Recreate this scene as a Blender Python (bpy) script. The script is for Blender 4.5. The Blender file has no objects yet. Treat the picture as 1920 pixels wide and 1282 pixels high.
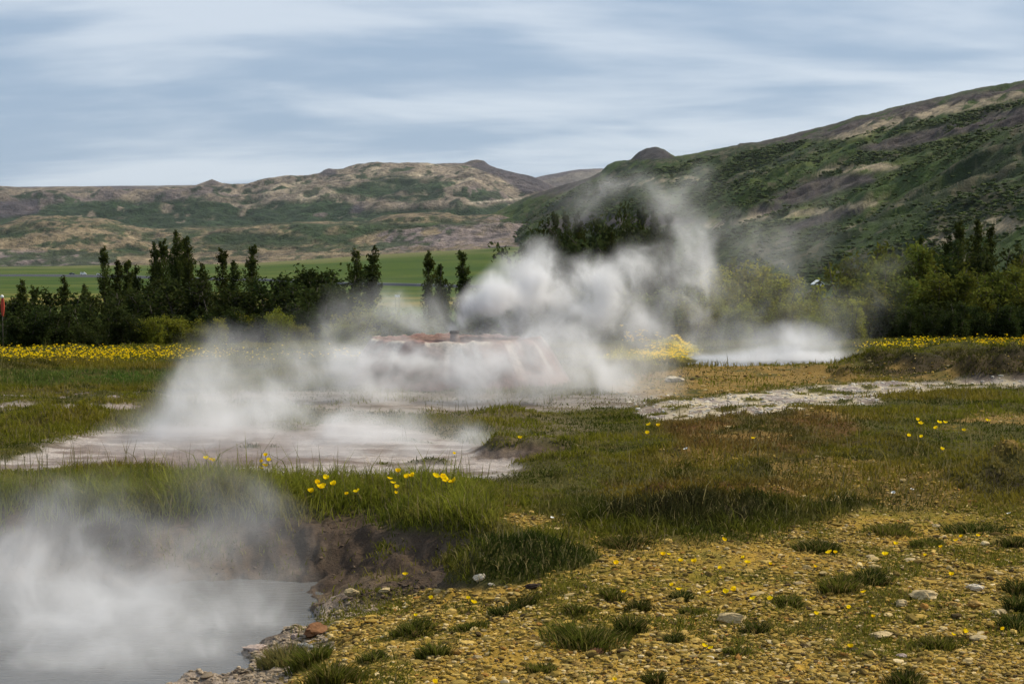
import bpy, bmesh, math, random
import numpy as np
from mathutils import Vector, Matrix

random.seed(7)
RNG = np.random.default_rng(11)
sc = bpy.context.scene
col = sc.collection

# ------------------------------------------------------------------ camera maths (photo is 1920 x 1282)
F, CX, CY, CAMH, HOR = 2850.0, 960.0, 641.0, 1.6, 490.0
TH = math.atan((CY - HOR) / F)
CT, ST = math.cos(TH), math.sin(TH)


def ray(px, py, D):
    """point on the sight line of photo pixel (px, py) at horizontal distance D"""
    a, b = (px - CX) / F, (CY - py) / F
    s = D / (CT + b * ST)
    return (s * a, D, CAMH + s * (b * CT - ST))


def proj(x, y, z):
    zz = z - CAMH
    dep = y * CT - zz * ST
    up = y * ST + zz * CT
    return CX + F * x / dep, CY - F * up / dep


# ------------------------------------------------------------------ noise
def _h(ix, iy, seed):
    n = (ix.astype(np.int64) * 374761393 + iy.astype(np.int64) * 668265263 + seed * 974634721) & 0xFFFFFFFF
    n = ((n ^ (n >> 13)) * 1274126177) & 0xFFFFFFFF
    n = n ^ (n >> 16)
    return (n & 0xFFFFFF) / float(0xFFFFFF) * 2 - 1


def vnoise(x, y, seed=0):
    x = np.asarray(x, float); y = np.asarray(y, float)
    ix, iy = np.floor(x), np.floor(y)
    fx, fy = x - ix, y - iy
    fx = fx * fx * fx * (fx * (fx * 6 - 15) + 10); fy = fy * fy * fy * (fy * (fy * 6 - 15) + 10)
    a, b = _h(ix, iy, seed), _h(ix + 1, iy, seed)
    c, d = _h(ix, iy + 1, seed), _h(ix + 1, iy + 1, seed)
    return (a * (1 - fx) + b * fx) * (1 - fy) + (c * (1 - fx) + d * fx) * fy


def fbm(x, y, octv=4, seed=0, gain=.5):
    x = np.asarray(x, float); y = np.asarray(y, float)
    s, amp, tot = 0, 1, 0
    for k in range(octv):
        s = s + amp * vnoise(x * 2 ** k + 17.3 * k, y * 2 ** k - 9.1 * k, seed + k); tot += amp; amp *= gain
    return s / tot


def sst(a, b, x):
    t = np.clip((x - a) / (b - a), 0, 1)
    return t * t * (3 - 2 * t)


def sdpoly(px, py, poly):
    """signed distance, positive inside"""
    P = np.array(poly, float)
    inside = np.zeros(np.shape(px), bool)
    d = np.full(np.shape(px), 1e9)
    n = len(P)
    for i in range(n):
        x0, y0 = P[i]; x1, y1 = P[(i + 1) % n]
        dx, dy = x1 - x0, y1 - y0
        t = np.clip(((px - x0) * dx + (py - y0) * dy) / (dx * dx + dy * dy + 1e-12), 0, 1)
        d = np.minimum(d, np.hypot(px - x0 - t * dx, py - y0 - t * dy))
        if y0 != y1:
            c = ((y0 > py) != (y1 > py)) & (px < (x1 - x0) * (py - y0) / (y1 - y0) + x0)
            inside ^= c
    return np.where(inside, d, -d)


# ------------------------------------------------------------------ mesh + material helpers
def mesh_np(name, V, faces, mat, colr=None, smooth=True, parent=None, link=True):
    """faces: list of int arrays (n,3) or (n,4)"""
    me = bpy.data.meshes.new(name)
    V = np.asarray(V, np.float32)
    me.vertices.add(len(V)); me.vertices.foreach_set('co', V.ravel())
    idx = np.concatenate([np.asarray(f, np.int32).ravel() for f in faces])
    tot = np.concatenate([np.full(len(f), np.shape(f)[1], np.int32) for f in faces])
    st = np.concatenate([[0], np.cumsum(tot)[:-1]]).astype(np.int32)
    me.loops.add(len(idx)); me.loops.foreach_set('vertex_index', idx)
    me.polygons.add(len(tot)); me.polygons.foreach_set('loop_start', st)
    me.polygons.foreach_set('use_smooth', np.full(len(tot), smooth, bool))
    me.update(calc_edges=True)
    if colr is not None:
        at = me.color_attributes.new('Col', 'FLOAT_COLOR', 'POINT')
        c = np.ones((len(V), 4), np.float32); c[:, :np.shape(colr)[1]] = colr
        at.data.foreach_set('color', c.ravel())
    if mat: me.materials.append(mat)
    if not link: return me
    o = bpy.data.objects.new(name, me); col.objects.link(o)
    if parent: o.parent = parent
    return o


def obj(name, me, parent=None):
    o = bpy.data.objects.new(name, me); col.objects.link(o)
    if parent: o.parent = parent
    return o


def empty(name, loc, rz=0):
    o = bpy.data.objects.new(name, None); col.objects.link(o)
    o.location = loc; o.rotation_euler = (0, 0, rz); o.empty_display_size = .1
    return o


def tag(o, label=None, cat=None, group=None, kind=None):
    if label: o['label'] = label
    if cat: o['category'] = cat
    if group: o['group'] = group
    if kind: o['kind'] = kind
    return o


def copy_tree(o, parent=None):
    c = o.copy(); col.objects.link(c); c.parent = parent
    for ch in list(o.children): copy_tree(ch, c)
    return c


def bm_obj(name, bm, mat, parent=None, smooth=False, link=True):
    me = bpy.data.meshes.new(name); bm.to_mesh(me); bm.free()
    for p in me.polygons: p.use_smooth = smooth
    me.materials.append(mat)
    return obj(name, me, parent) if link else me


def box(bm, lo, hi):
    r = bmesh.ops.create_cube(bm, size=1)
    for v in r['verts']:
        v.co = Vector([lo[k] + (v.co[k] + .5) * (hi[k] - lo[k]) for k in range(3)])
    return r['verts']


def tube(bm, pts, rads, n=7):
    rings = []
    for k, (p, r) in enumerate(zip(pts, rads)):
        p = Vector(p)
        a = Vector(pts[max(k - 1, 0)]); b = Vector(pts[min(k + 1, len(pts) - 1)])
        t = (b - a).normalized()
        u = t.cross(Vector((0.31, 1, .17))).normalized(); w = t.cross(u)
        rings.append([bm.verts.new(p + (u * math.cos(6.2832 * i / n) + w * math.sin(6.2832 * i / n)) * r) for i in range(n)])
    for A, B in zip(rings[:-1], rings[1:]):
        for i in range(n): bm.faces.new((A[i], A[(i + 1) % n], B[(i + 1) % n], B[i]))
    bm.faces.new(rings[0][::-1]); bm.faces.new(rings[-1])


class Nodes:
    def __init__(s, name):
        s.m = bpy.data.materials.new(name); s.m.use_nodes = True
        s.t = s.m.node_tree; s.t.nodes.clear()
        s.out = s.t.nodes.new('ShaderNodeOutputMaterial')

    def n(s, typ, **kw):
        nd = s.t.nodes.new(typ)
        for k, v in kw.items():
            if k == 'ins':
                for a, b in v.items():
                    if isinstance(b, bpy.types.NodeSocket): s.t.links.new(b, nd.inputs[a])
                    else: nd.inputs[a].default_value = b
            else: setattr(nd, k, v)
        return nd

    def math(s, op, a, b=None, clamp=False):
        ins = {0: a}
        if b is not None: ins[1] = b
        return s.n('ShaderNodeMath', operation=op, use_clamp=clamp, ins=ins).outputs[0]

    def vmath(s, op, a, b):
        return s.n('ShaderNodeVectorMath', operation=op, ins={0: a, 1: b}).outputs[0]

    def link(s, a, b): s.t.links.new(a, b)

    def noise(s, vec, scale, detail=4, rough=.55, dist=0):
        return s.n('ShaderNodeTexNoise', ins={'Vector': vec, 'Scale': scale, 'Detail': detail, 'Roughness': rough, 'Distortion': dist})

    def maprange(s, v, a, b, c, d, smooth=False):
        return s.n('ShaderNodeMapRange', interpolation_type='SMOOTHSTEP' if smooth else 'LINEAR', clamp=True,
                   ins={'Value': v, 'From Min': a, 'From Max': b, 'To Min': c, 'To Max': d}).outputs[0]


def simple_mat(name, c, rough=.7, var=.25, scale=8, metal=0.0, spec=.3, bump=0):
    N = Nodes(name)
    pos = N.n('ShaderNodeTexCoord').outputs['Object']
    nz = N.noise(pos, scale, 4)
    f = N.maprange(nz.outputs[0], .25, .75, 1 - var, 1 + var)
    mul = N.n('ShaderNodeMix', data_type='RGBA', blend_type='MULTIPLY')
    mul.inputs['Factor'].default_value = 1
    mul.inputs['A'].default_value = (*c, 1); N.link(f, mul.inputs['B'])
    b = N.n('ShaderNodeBsdfPrincipled', ins={'Base Color': mul.outputs['Result'], 'Roughness': rough, 'Metallic': metal, 'Specular IOR Level': spec})
    if bump:
        bp = N.n('ShaderNodeBump', ins={'Strength': bump, 'Distance': .01, 'Height': nz.outputs[0]})
        N.link(bp.outputs[0], b.inputs['Normal'])
    N.link(b.outputs[0], N.out.inputs[0])
    return N.m


def attr_mat(name, layers, rough=.9, bump_d=.02, bump_scale=30, bump_s=.6, spec=.15):
    """vertex colour (real surface colour) times several scales of fine noise"""
    N = Nodes(name)
    c = N.n('ShaderNodeAttribute', attribute_name='Col').outputs['Color']
    pos = N.n('ShaderNodeTexCoord').outputs['Object']
    for sc_, var in layers:
        nz = N.noise(pos, sc_, 5, .6)
        f = N.maprange(nz.outputs[0], .28, .72, 1 - var, 1 + var)
        mul = N.n('ShaderNodeMix', data_type='RGBA', blend_type='MULTIPLY')
        mul.inputs['Factor'].default_value = 1
        N.link(c, mul.inputs['A']); N.link(f, mul.inputs['B']); c = mul.outputs['Result']
    b = N.n('ShaderNodeBsdfPrincipled', ins={'Base Color': c, 'Roughness': rough, 'Specular IOR Level': spec})
    nz = N.noise(pos, bump_scale, 6, .65)
    bp = N.n('ShaderNodeBump', ins={'Strength': bump_s, 'Distance': bump_d, 'Height': nz.outputs[0]})
    N.link(bp.outputs[0], b.inputs['Normal'])
    N.link(b.outputs[0], N.out.inputs[0])
    return N.m


def leaf_mat(name, trans=.35, var=.25, tint=(1, 1, 1)):
    N = Nodes(name)
    c = N.n('ShaderNodeAttribute', attribute_name='Col').outputs['Color']
    rnd = N.n('ShaderNodeObjectInfo').outputs['Random']
    hsv = N.n('ShaderNodeHueSaturation', ins={'Color': c})
    N.link(N.maprange(rnd, 0, 1, 1 - var, 1 + var), hsv.inputs['Value'])
    N.link(N.maprange(N.math('FRACT', N.math('MULTIPLY', rnd, 7.31)), 0, 1, .485, .515), hsv.inputs['Hue'])
    c = hsv.outputs[0]
    d = N.n('ShaderNodeBsdfDiffuse', ins={'Color': c})
    t = N.n('ShaderNodeBsdfTranslucent', ins={'Color': c})
    mx = N.n('ShaderNodeMixShader', ins={0: trans, 1: d.outputs[0], 2: t.outputs[0]})
    N.link(mx.outputs[0], N.out.inputs[0])
    return N.m


# ------------------------------------------------------------------ terrain
def G(px, py, z=0.0):
    a, b = (px - CX) / F, (CY - py) / F
    s = (z - CAMH) / (b * CT - ST)
    return (s * a, s * (CT + b * ST))


WATER_Z = -0.36
POOL_PX = [(100, 1345), (290, 1280), (420, 1246), (500, 1213), (545, 1175), (585, 1125), (604, 1090), (560, 1096), (470, 1090), (390, 1098),
           (300, 1092), (200, 1099), (90, 1092), (-60, 1094), (-260, 1085), (-600, 1085), (-900, 1150), (-900, 1520), (-300, 1480)]
POOL = [G(*p, WATER_Z) for p in POOL_PX]
FAR_POOL_PX = [(1270, 680), (1305, 672), (1290, 663), (1340, 660), (1450, 659), (1560, 662), (1592, 670), (1560, 680), (1470, 683), (1380, 685), (1310, 684)]
FAR_POOL = [G(*p, 0) for p in FAR_POOL_PX]
# hummocks: pixel centre, half width px, depth half extent m, height m
HUM = [(1290, 978, 260, .6, .15), (1180, 968, 110, .4, .05), (1430, 950, 150, .5, .09), (960, 1052, 135, .36, .16), (880, 1062, 70, .25, .10), (1900, 912, 110, .5, .24), (1760, 925, 120, .5, .10), (1690, 845, 120, .6, .12), (1350, 860, 160, .7, .10), (1100, 880, 120, .5, .10),
       (1750, 698, 90, .7, .24), (1650, 688, 60, .5, .2), (1850, 712, 110, .6, .32), (1900, 690, 90, .7, .3), (1530, 702, 50, .4, .12), (1580, 712, 22, .22, .24), (1700, 676, 120, .8, .2), (1800, 672, 100, .7, .2), (1440, 700, 30, .3, .08),
       (1000, 850, 110, .5, .10), (930, 850, 40, .3, .09), (640, 985, 90, .3, .07), (420, 950, 200, .6, .07), (100, 945, 180, .7, .06), (740, 975, 140, .5, .05),
       (180, 780, 120, .9, .12), (60, 800, 130, .8, .1), (230, 765, 60, .6, .12), (1230, 660, 60, .9, .16), (1265, 655, 26, .6, .3), (1600, 880, 200, .9, .06), (1480, 790, 200, 1., .06)]
HUMW = [(*G(a, b), hw / F * G(a, b)[1], dd, hh) for a, b, hw, dd, hh in HUM]


def edge_y(x, y):
    u = x / np.maximum(y, 1)
    return 28.6 + 5.5 * np.clip(u, -.6, .6) + .8 * vnoise(x / 4, x * 0, 5)


def field_top(px):
    return np.interp(px, [-700, 0, 480, 700, 960, 2600], [500, 500, 494, 477, 462, 450])


def H(x, y):
    x = np.asarray(x, float); y = np.asarray(y, float)
    near = np.clip((70 - y) / 40, 0, 1)
    z = near * (.05 * fbm(x / 2.6, y / 2.6, 3, 21) + .018 * fbm(x / .55, y / .55, 3, 31))
    for cx, cy, rx, ry, hh in HUMW:
        q = ((x - cx) / rx) ** 2 + ((y - cy) / ry) ** 2
        z = z + hh * np.exp(-q * 1.6) * (1 + .45 * vnoise(x / .22, y / .22, 77)) * (1 + .25 * np.sign(np.sin(1)) * vnoise(x / .6, y / .6, 71))
    # pool
    m = (y < 13)
    if np.any(m):
        jx = x + .17 * vnoise(x / .45, y / .45, 3) + .03 * vnoise(x / .1, y / .1, 4)
        jy = y + .13 * vnoise(x / .45, y / .45, 8) + .03 * vnoise(x / .1, y / .1, 9)
        d = -sdpoly(jx, jy, POOL)          # positive outside
        w = .48 + .57 * sst(8.9, 7.8, y) + 2.6 * sst(-.75, -1.35, x) * sst(7.9, 7.3, y) + .25 * sst(8.4, 8.9, y) + .8 * sst(-1.45, -.9, x) * sst(9.4, 8.6, y)
        k = sst(-.05, 1.0, d / w)
        bank = np.where(d < 0, -.40 - .25 * np.clip(-d / .6, 0, 1), -.40 + .05 * np.clip(d / .04, 0, 1) + .35 * k)
        z = np.where(m, z * np.clip(d / .5, .12, 1) + bank * (1 - 0), z)
    # far pool basin
    d2 = sdpoly(x, y, FAR_POOL)
    z = np.where(np.abs(y - 25) < 6, np.where(d2 > -.6, z * np.clip(-d2 / .6, 0, 1), z) - .12 * sst(-.3, .4, d2), z)
    # edge of the terrace, then the plain far below, then the fields rising to the hills
    e = edge_y(x, y)
    t = np.clip((y - e) / 92, 0, 1)
    z = z - 12.5 * (t * t * (3 - 2 * t)) - .25 * sst(0, 6, y - e)
    far = y > 700
    if np.any(far):
        px = CX + F * x / np.maximum(y, 1)
        Dt = 1700.0
        zt = CAMH + (HOR - field_top(px)) / F * Dt
        k = np.clip((y - 1000) / 700, 0, 3)
        z = np.where(y > 1000, -12.5 + (zt + 12.5) * np.minimum(k, 1) ** 1.3, z)
    z = z + np.clip((y - 130) / 400, 0, 1) * 1.2 * fbm(x / 160, y / 160, 3, 55)
    return z


def ground_hit(px, py):
    lo, hi = 4.0, 60.0
    p = None
    D = lo
    while D < 300:
        x, y, z = ray(px, py, D)
        if float(H(np.array([x]), np.array([y]))[0]) >= z:
            break
        D *= 1.012
    a, b = D / 1.012, D
    for _ in range(14):
        m = .5 * (a + b)
        x, y, z = ray(px, py, m)
        if float(H(np.array([x]), np.array([y]))[0]) >= z: b = m
        else: a = m
    x, y, z = ray(px, py, b)
    xa, ya = np.array([x]), np.array([y]); za = H(xa, ya)
    return Vector((x, y, float((za + micro(xa, ya, zones(xa, ya, za)))[0])))


def hz(x, y): return float(H(np.array([x]), np.array([y]))[0])


GRAVEL = [(430, 1300), (520, 1220), (600, 1165), (680, 1122), (760, 1100), (905, 1100), (1000, 1088), (1095, 1060), (1112, 1020), (1000, 1002), (935, 978), (955, 962), (1060, 978), (1140, 1015),
          (1300, 1020), (1430, 1010), (1530, 975), (1600, 952), (1800, 955), (1930, 958), (2600, 960), (2600, 1500), (430, 1500)]
SINTER_L = [(-300, 890), (0, 862), (60, 838), (190, 812), (330, 800), (560, 795), (650, 785), (760, 805), (900, 838), (1000, 852), (960, 880), (880, 902), (600, 902), (350, 888), (200, 876), (0, 884), (-300, 905)]
SINTER_M = [(300, 740), (560, 730), (1050, 742), (1240, 735), (1200, 762), (900, 775), (600, 770), (330, 765)]
SINTER_R = [(1180, 772), (1240, 752), (1400, 737), (1600, 719), (1830, 712), (2300, 702), (2300, 714), (1850, 725), (1700, 744), (1480, 770), (1330, 782), (1230, 789)]
OCHRE_R = [(1130, 735), (1190, 702), (1300, 688), (1600, 682), (1700, 678), (2300, 660), (2300, 700), (1800, 708), (1600, 716), (1400, 733), (1240, 747)]


def zones(x, y, z):
    px, py = proj(x, y, z)
    n1 = fbm(x / .8, y / .8, 4, 101); n2 = fbm(x / .25, y / .25, 3, 131); n3 = fbm(x / 2.5, y / 2.5, 3, 151)
    qx = px + 40 * n1 + 14 * n2
    qy = py + (14 * n1 + 6 * n2) * np.clip((py - 560) / 400, .2, 1.2)

    def m(poly, s=9): return sst(-s, s, sdpoly(qx, qy, poly))
    Z = {}
    near = y < 40
    Z['px'], Z['py'] = px, py
    Z['gravel'] = m(GRAVEL, 14) * near
    Z['sinter'] = np.maximum(m(SINTER_L, 8) * sst(-.55, -.1, n1 + .5 * n2 + .25 + .6 * sst(500, 300, px)), np.maximum(m(SINTER_M, 6) * .7, m(SINTER_R, 4) * sst(-.36, .0, n2 + .5 * n1 + .16)))
    strip = np.maximum(sst(9, 3, np.abs(py - 742 - 6 * n3)), sst(8, 3, np.abs(py - 763 - 5 * n3))) * sst(300, 230, px) * sst(-.1, .25, n2 + n1)
    Z['sinter'] = np.maximum(Z['sinter'], strip) * near
    Z['ochre'] = m(OCHRE_R, 5) * near
    bank = sst(-.015, -.10, z) * (y < 12.5) * (1 - m(GRAVEL, 14) * sst(8.4, 8.0, y))
    soil = m([(520, 985), (640, 975), (700, 990), (860, 1025), (825, 1062), (780, 1104), (640, 1120), (560, 1150), (520, 1100)], 14)
    soil = np.maximum(soil, m([(-300, 985), (0, 960), (120, 950), (180, 985), (320, 1000), (480, 985), (540, 985), (560, 1100), (-300, 1100)], 12) * sst(-.35, .1, n1))
    soil = np.maximum(soil, .9 * m([(890, 862), (905, 838), (980, 832), (1085, 845), (1060, 862), (980, 866)], 8))
    Z['soil'] = np.maximum(bank, soil) * near
    Z['heath'] = (m([(1560, 700), (1640, 668), (1800, 658), (2300, 640), (2300, 708), (1900, 716), (1780, 708), (1620, 705)], 8) * sst(-.45, -.12, n3 + .7 * n1)) * near
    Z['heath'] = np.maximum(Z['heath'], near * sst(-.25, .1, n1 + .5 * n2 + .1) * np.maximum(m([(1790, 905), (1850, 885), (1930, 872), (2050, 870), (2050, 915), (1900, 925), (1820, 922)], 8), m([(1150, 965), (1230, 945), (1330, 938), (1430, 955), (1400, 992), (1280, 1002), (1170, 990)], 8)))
    Z['rust'] = (np.maximum(m([(1230, 790), (1340, 770), (1560, 775), (1620, 810), (1500, 850), (1300, 850)], 16), m([(1120, 905), (1300, 902), (1560, 915), (1500, 935), (1250, 930)], 10)) * sst(-.3, .3, n1 + .3) + .25 * sst(.1, .5, n3)) * near
    Z['mudgrass'] = m([(560, 770), (760, 760), (1000, 765), (1100, 800), (1000, 840), (800, 815), (640, 800)], 12) * near
    mead = np.clip(1 - Z['gravel'] - Z['sinter'] - Z['soil'] - Z['heath'], 0, 1) * near * sst(735, 760, py)
    bare = np.maximum(sst(.36, .52, n3 + .45 * n1 + .3 * n2) * .7, m([(1760, 800), (1850, 775), (2100, 780), (2100, 850), (1930, 845), (1850, 825)], 12) * sst(-.2, .1, n1 + .1))
    Z['ochre'] = np.maximum(Z['ochre'], bare * mead * sst(950, 1100, px))
    Z['moss'] = m([(1130, 672), (1160, 660), (1215, 652), (1235, 640), (1262, 634), (1300, 652), (1305, 664), (1275, 676), (1200, 686), (1150, 682)], 4) * near
    Z['n1'], Z['n2'], Z['n3'] = n1, n2, n3
    return Z


def micro(x, y, Z):
    rough = np.clip(Z['gravel'] + .6 * Z['sinter'] + .9 * Z['soil'] + .6 * Z['ochre'], 0, 1) * (y < 40)
    return rough * (.012 * np.abs(vnoise(x / .08, y / .08, 61)) + .008 * vnoise(x / .035, y / .035, 62)) + Z['gravel'] * .025 * fbm(x / .3, y / .3, 2, 64) + Z['heath'] * .06 * np.abs(vnoise(x / .3, y / .3, 63)) + np.clip(1 - Z['gravel'] - Z['sinter'] - Z['soil'] - Z['ochre'], 0, 1) * (y < 31) * .075 * np.clip(fbm(x / .55, y / .42, 3, 65), 0, 1) + Z['soil'] * .05 * fbm(x / .22, y / .22, 4, 66)


def mixc(c, k, m):
    return c + (np.array(k) - c) * m[:, None]


def ground_colour(x, y, z, Z):
    n1, n2, n3 = Z['n1'], Z['n2'], Z['n3']
    c = np.tile(np.array([.058, .054, .014]), (len(x), 1))
    c = mixc(c, (.09, .072, .02), sst(-.2, .5, n1))
    c = mixc(c, (.042, .048, .012), sst(.0, .6, n3))
    c = mixc(c, (.12, .095, .055), Z['mudgrass'] * .7)
    c = mixc(c, (.12, .055, .022), np.clip(Z['rust'], 0, 1) * .75)
    g = mixc(np.tile(np.array([.31, .19, .033]), (len(x), 1)), (.21, .125, .02), sst(-.1, .5, n1))
    g = mixc(g, (.38, .25, .085), sst(.15, .55, n2))
    g = mixc(g, (.11, .07, .025), sst(.12, .5, fbm(x / .09, y / .09, 3, 161)) * .7)
    g = mixc(g, (.13, .11, .014), sst(-.08, .28, n3 + .6 * n1 + .3 * n2) * .8)
    c = c + (g - c) * Z['gravel'][:, None]
    c = mixc(c, (.20, .125, .036), Z['ochre'] * .9 * sst(-.6, .0, n2))
    c = mixc(c, (.42, .33, .02), Z['moss'] * sst(-.5, .1, n2 + .2))
    s = mixc(np.tile(np.array([.33, .29, .265]), (len(x), 1)), (.17, .135, .115), sst(-.25, .3, fbm(x / .5, y / .16, 4, 181)))
    s = mixc(s, (.15, .115, .10), sst(.0, .4, n3 + .5 * n2) * .85)
    s = mixc(s, (.43, .36, .24), sst(1150, 1300, Z['px']) * sst(.35, -.1, n2) * .85)
    c = c + (s - c) * Z['sinter'][:, None]
    so = mixc(np.tile(np.array([.066, .046, .034]), (len(x), 1)), (.115, .082, .056), sst(-.1, .5, n2 + .5 * n1))
    c = c + (so - c) * (Z['soil'] * .95)[:, None]
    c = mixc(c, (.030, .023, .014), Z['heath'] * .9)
    # shore of the pool: pale mineral rim
    rim = (np.exp(-((z + .33) / .05) ** 2)) * (y < 8.6) * sst(-.3, .1, n2 + .1)
    c = mixc(c, (.36, .29, .23), rim * .8)
    # plain and fields
    pl = np.tile(np.array([.044, .072, .006]), (len(x), 1))
    stripe = fbm(x / 300, y / 45, 3, 201); st2 = fbm(x / 90, y / 14, 3, 211)
    pl = mixc(pl, (.030, .058, .006), sst(-.1, .4, stripe))
    pl = mixc(pl, (.095, .105, .02), sst(.1, .5, st2) * .7)
    pl = mixc(pl, (.20, .16, .04), sst(420, 520, y) * sst(760, 640, y) * sst(-.3, .3, st2 + .3 * stripe) * .85)
    pl = mixc(pl, (.15, .14, .06), sst(1540, 1640, y) * sst(-.2, .2, st2 + .15) * .6)
    pl = mixc(pl, (.09, .10, .03), sst(350, 200, y))
    c = c + (pl - c) * sst(60, 120, y)[:, None]
    return np.clip(c, .004, 1)


def build_ground():
    D1 = CAMH * F / (np.arange(1345, 642, -1.35) - HOR)
    D2 = np.geomspace(D1[-1] * 1.01, 9500, 230)
    D = np.concatenate([[2.5, 3.2, 4.0, 4.7], D1, D2]); D.sort()
    PX = np.concatenate([np.linspace(-1500, -160, 90), np.arange(-150, 2070, 2.5), np.linspace(2080, 3400, 90)])
    DD, PP = np.meshgrid(D, PX, indexing='ij')
    x = ((PP - CX) / F * (DD)).ravel(); y = DD.ravel()
    z = H(x, y)
    # small stones / clods relief on bare ground
    Z = zones(x, y, z)
    z = z + micro(x, y, Z)
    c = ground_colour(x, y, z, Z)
    nr, nc = len(D), len(PX)
    i = (np.arange(nr - 1)[:, None] * nc + np.arange(nc - 1)[None, :]).ravel()
    f = np.stack([i, i + 1, i + nc + 1, i + nc], 1)
    mat = attr_mat('ground_surface', [(90, .35), (14, .25), (.9, .12)], bump_d=.012, bump_scale=55, bump_s=.8, spec=.05)
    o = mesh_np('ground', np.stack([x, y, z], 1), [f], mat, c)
    tag(o, kind='structure')


build_ground()

# ------------------------------------------------------------------ water
N = Nodes('hot_water')
tc = N.n('ShaderNodeTexCoord').outputs['Object']
mp = N.n('ShaderNodeMapping', ins={'Vector': tc, 'Scale': (3.0, 14.0, 1)})
wv = N.noise(mp.outputs[0], 2.2, 4, .55)
bp = N.n('ShaderNodeBump', ins={'Strength': .25, 'Distance': .012, 'Height': wv.outputs[0]})
b = N.n('ShaderNodeBsdfPrincipled', ins={'Base Color': (.10, .10, .10, 1), 'Roughness': .22, 'IOR': 1.33, 'Normal': bp.outputs[0]})
N.link(b.outputs[0], N.out.inputs[0])
WATER = N.m
bm = bmesh.new()
bm.faces.new([bm.verts.new((x, y, WATER_Z)) for x, y in [(-7, 4.9), (-1.0, 4.9), (-.75, 9.35), (-7, 9.35)]])
tag(bm_obj('hot_pool_water', bm, WATER), kind='structure')
bm = bmesh.new()
bm.faces.new([bm.verts.new((x, y, -.045)) for x, y in FAR_POOL[::-1]])
o = bm_obj('far_pool_water', bm, WATER); tag(o, kind='structure')


# ------------------------------------------------------------------ hills
def build_hill(name, sil, base, Dc, Db, amp, seed, colour, nu=520, nt=130, px0=-900, px1=2800, shape=1.0, freq=1.0, mat=None):
    PX = np.linspace(px0, px1, nu)
    T = np.concatenate([np.linspace(0, 1, nt), 1 + np.linspace(.02, .5, 14)])
    TT, PP = np.meshgrid(T, PX, indexing='ij')
    sx, sy = zip(*sil)
    cy = np.interp(PP, sx, sy); by = np.interp(PP, [p for p, _ in base], [q for _, q in base])
    dc = np.interp(PP, [p for p, _ in Dc], [q for _, q in Dc]); db = np.interp(PP, [p for p, _ in Db], [q for _, q in Db])
    D = db + (dc - db) * TT
    fine_px = np.linspace(px0 - 200, px1 + 200, 1500); raw = np.interp(fine_px, sx, sy)
    kk = max(3, int(150 / (fine_px[1] - fine_px[0]))); ker = np.hanning(kk); ker /= ker.sum()
    smooth_c = np.convolve(np.pad(raw, kk, mode='edge'), ker, 'same')[kk:-kk]
    kb = sst(.84, 1.0, TT); cy = cy * kb + np.interp(PP, fine_px, smooth_c) * (1 - kb)
    zc = CAMH + (HOR - cy) / F * dc; zb = CAMH + (HOR - by) / F * db
    t = np.clip(TT, 0, 1)
    X = (PP - CX) / F * D
    w = np.sin(np.pi * t) ** .7
    rid = fbm(X / (420 * freq), D / (300 * freq), 5, seed, .55)
    rid2 = 1 - 2 * np.abs(fbm(X / (150 * freq), D / (110 * freq), 4, seed + 9))
    s = np.clip(t, 0, 1) ** shape
    z = zb + (zc - zb) * s + w * amp * (rid * 1.0 + .35 * rid2)
    z = z + amp * .13 * fbm(X / (48 * freq), D / (60 * freq), 4, seed + 20) * np.clip(t * 6, 0, 1) * (1 - .55 * sst(.9, 1, t))
    z = np.where(TT > 1, z - (TT - 1) * (dc - db) * .35, z)
    x, y, z = X.ravel(), D.ravel(), z.ravel()
    px, py = proj(x, y, z)
    c = colour(px, py, x, y, t.ravel(), seed)
    nr, nc = len(T), nu
    i = (np.arange(nr - 1)[:, None] * nc + np.arange(nc - 1)[None, :]).ravel()
    f = np.stack([i, i + 1, i + nc + 1, i + nc], 1)
    o = mesh_np(name, np.stack([x, y, z], 1), [f], mat, np.clip(c, .004, 1))
    tag(o, kind='structure')
    return x, y, z, c, px, py


TAN, GREEN, SCREE, DARKG, PALE = (.178, .143, .106), (.014, .029, .010), (.085, .068, .070), (.026, .045, .018), (.42, .35, .24)


def patches(x, y, sx, sy, seed): return fbm(x / sx, y / sy, 5, seed, .6)


def wob(px, py, x, y, seed, ax=26, ay=7):
    n = fbm(x / 160, y / 160, 4, seed); k = fbm(x / 45, y / 45, 3, seed + 5)
    return px + ax * n + 10 * k, py + ay * n + 4 * k


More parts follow.
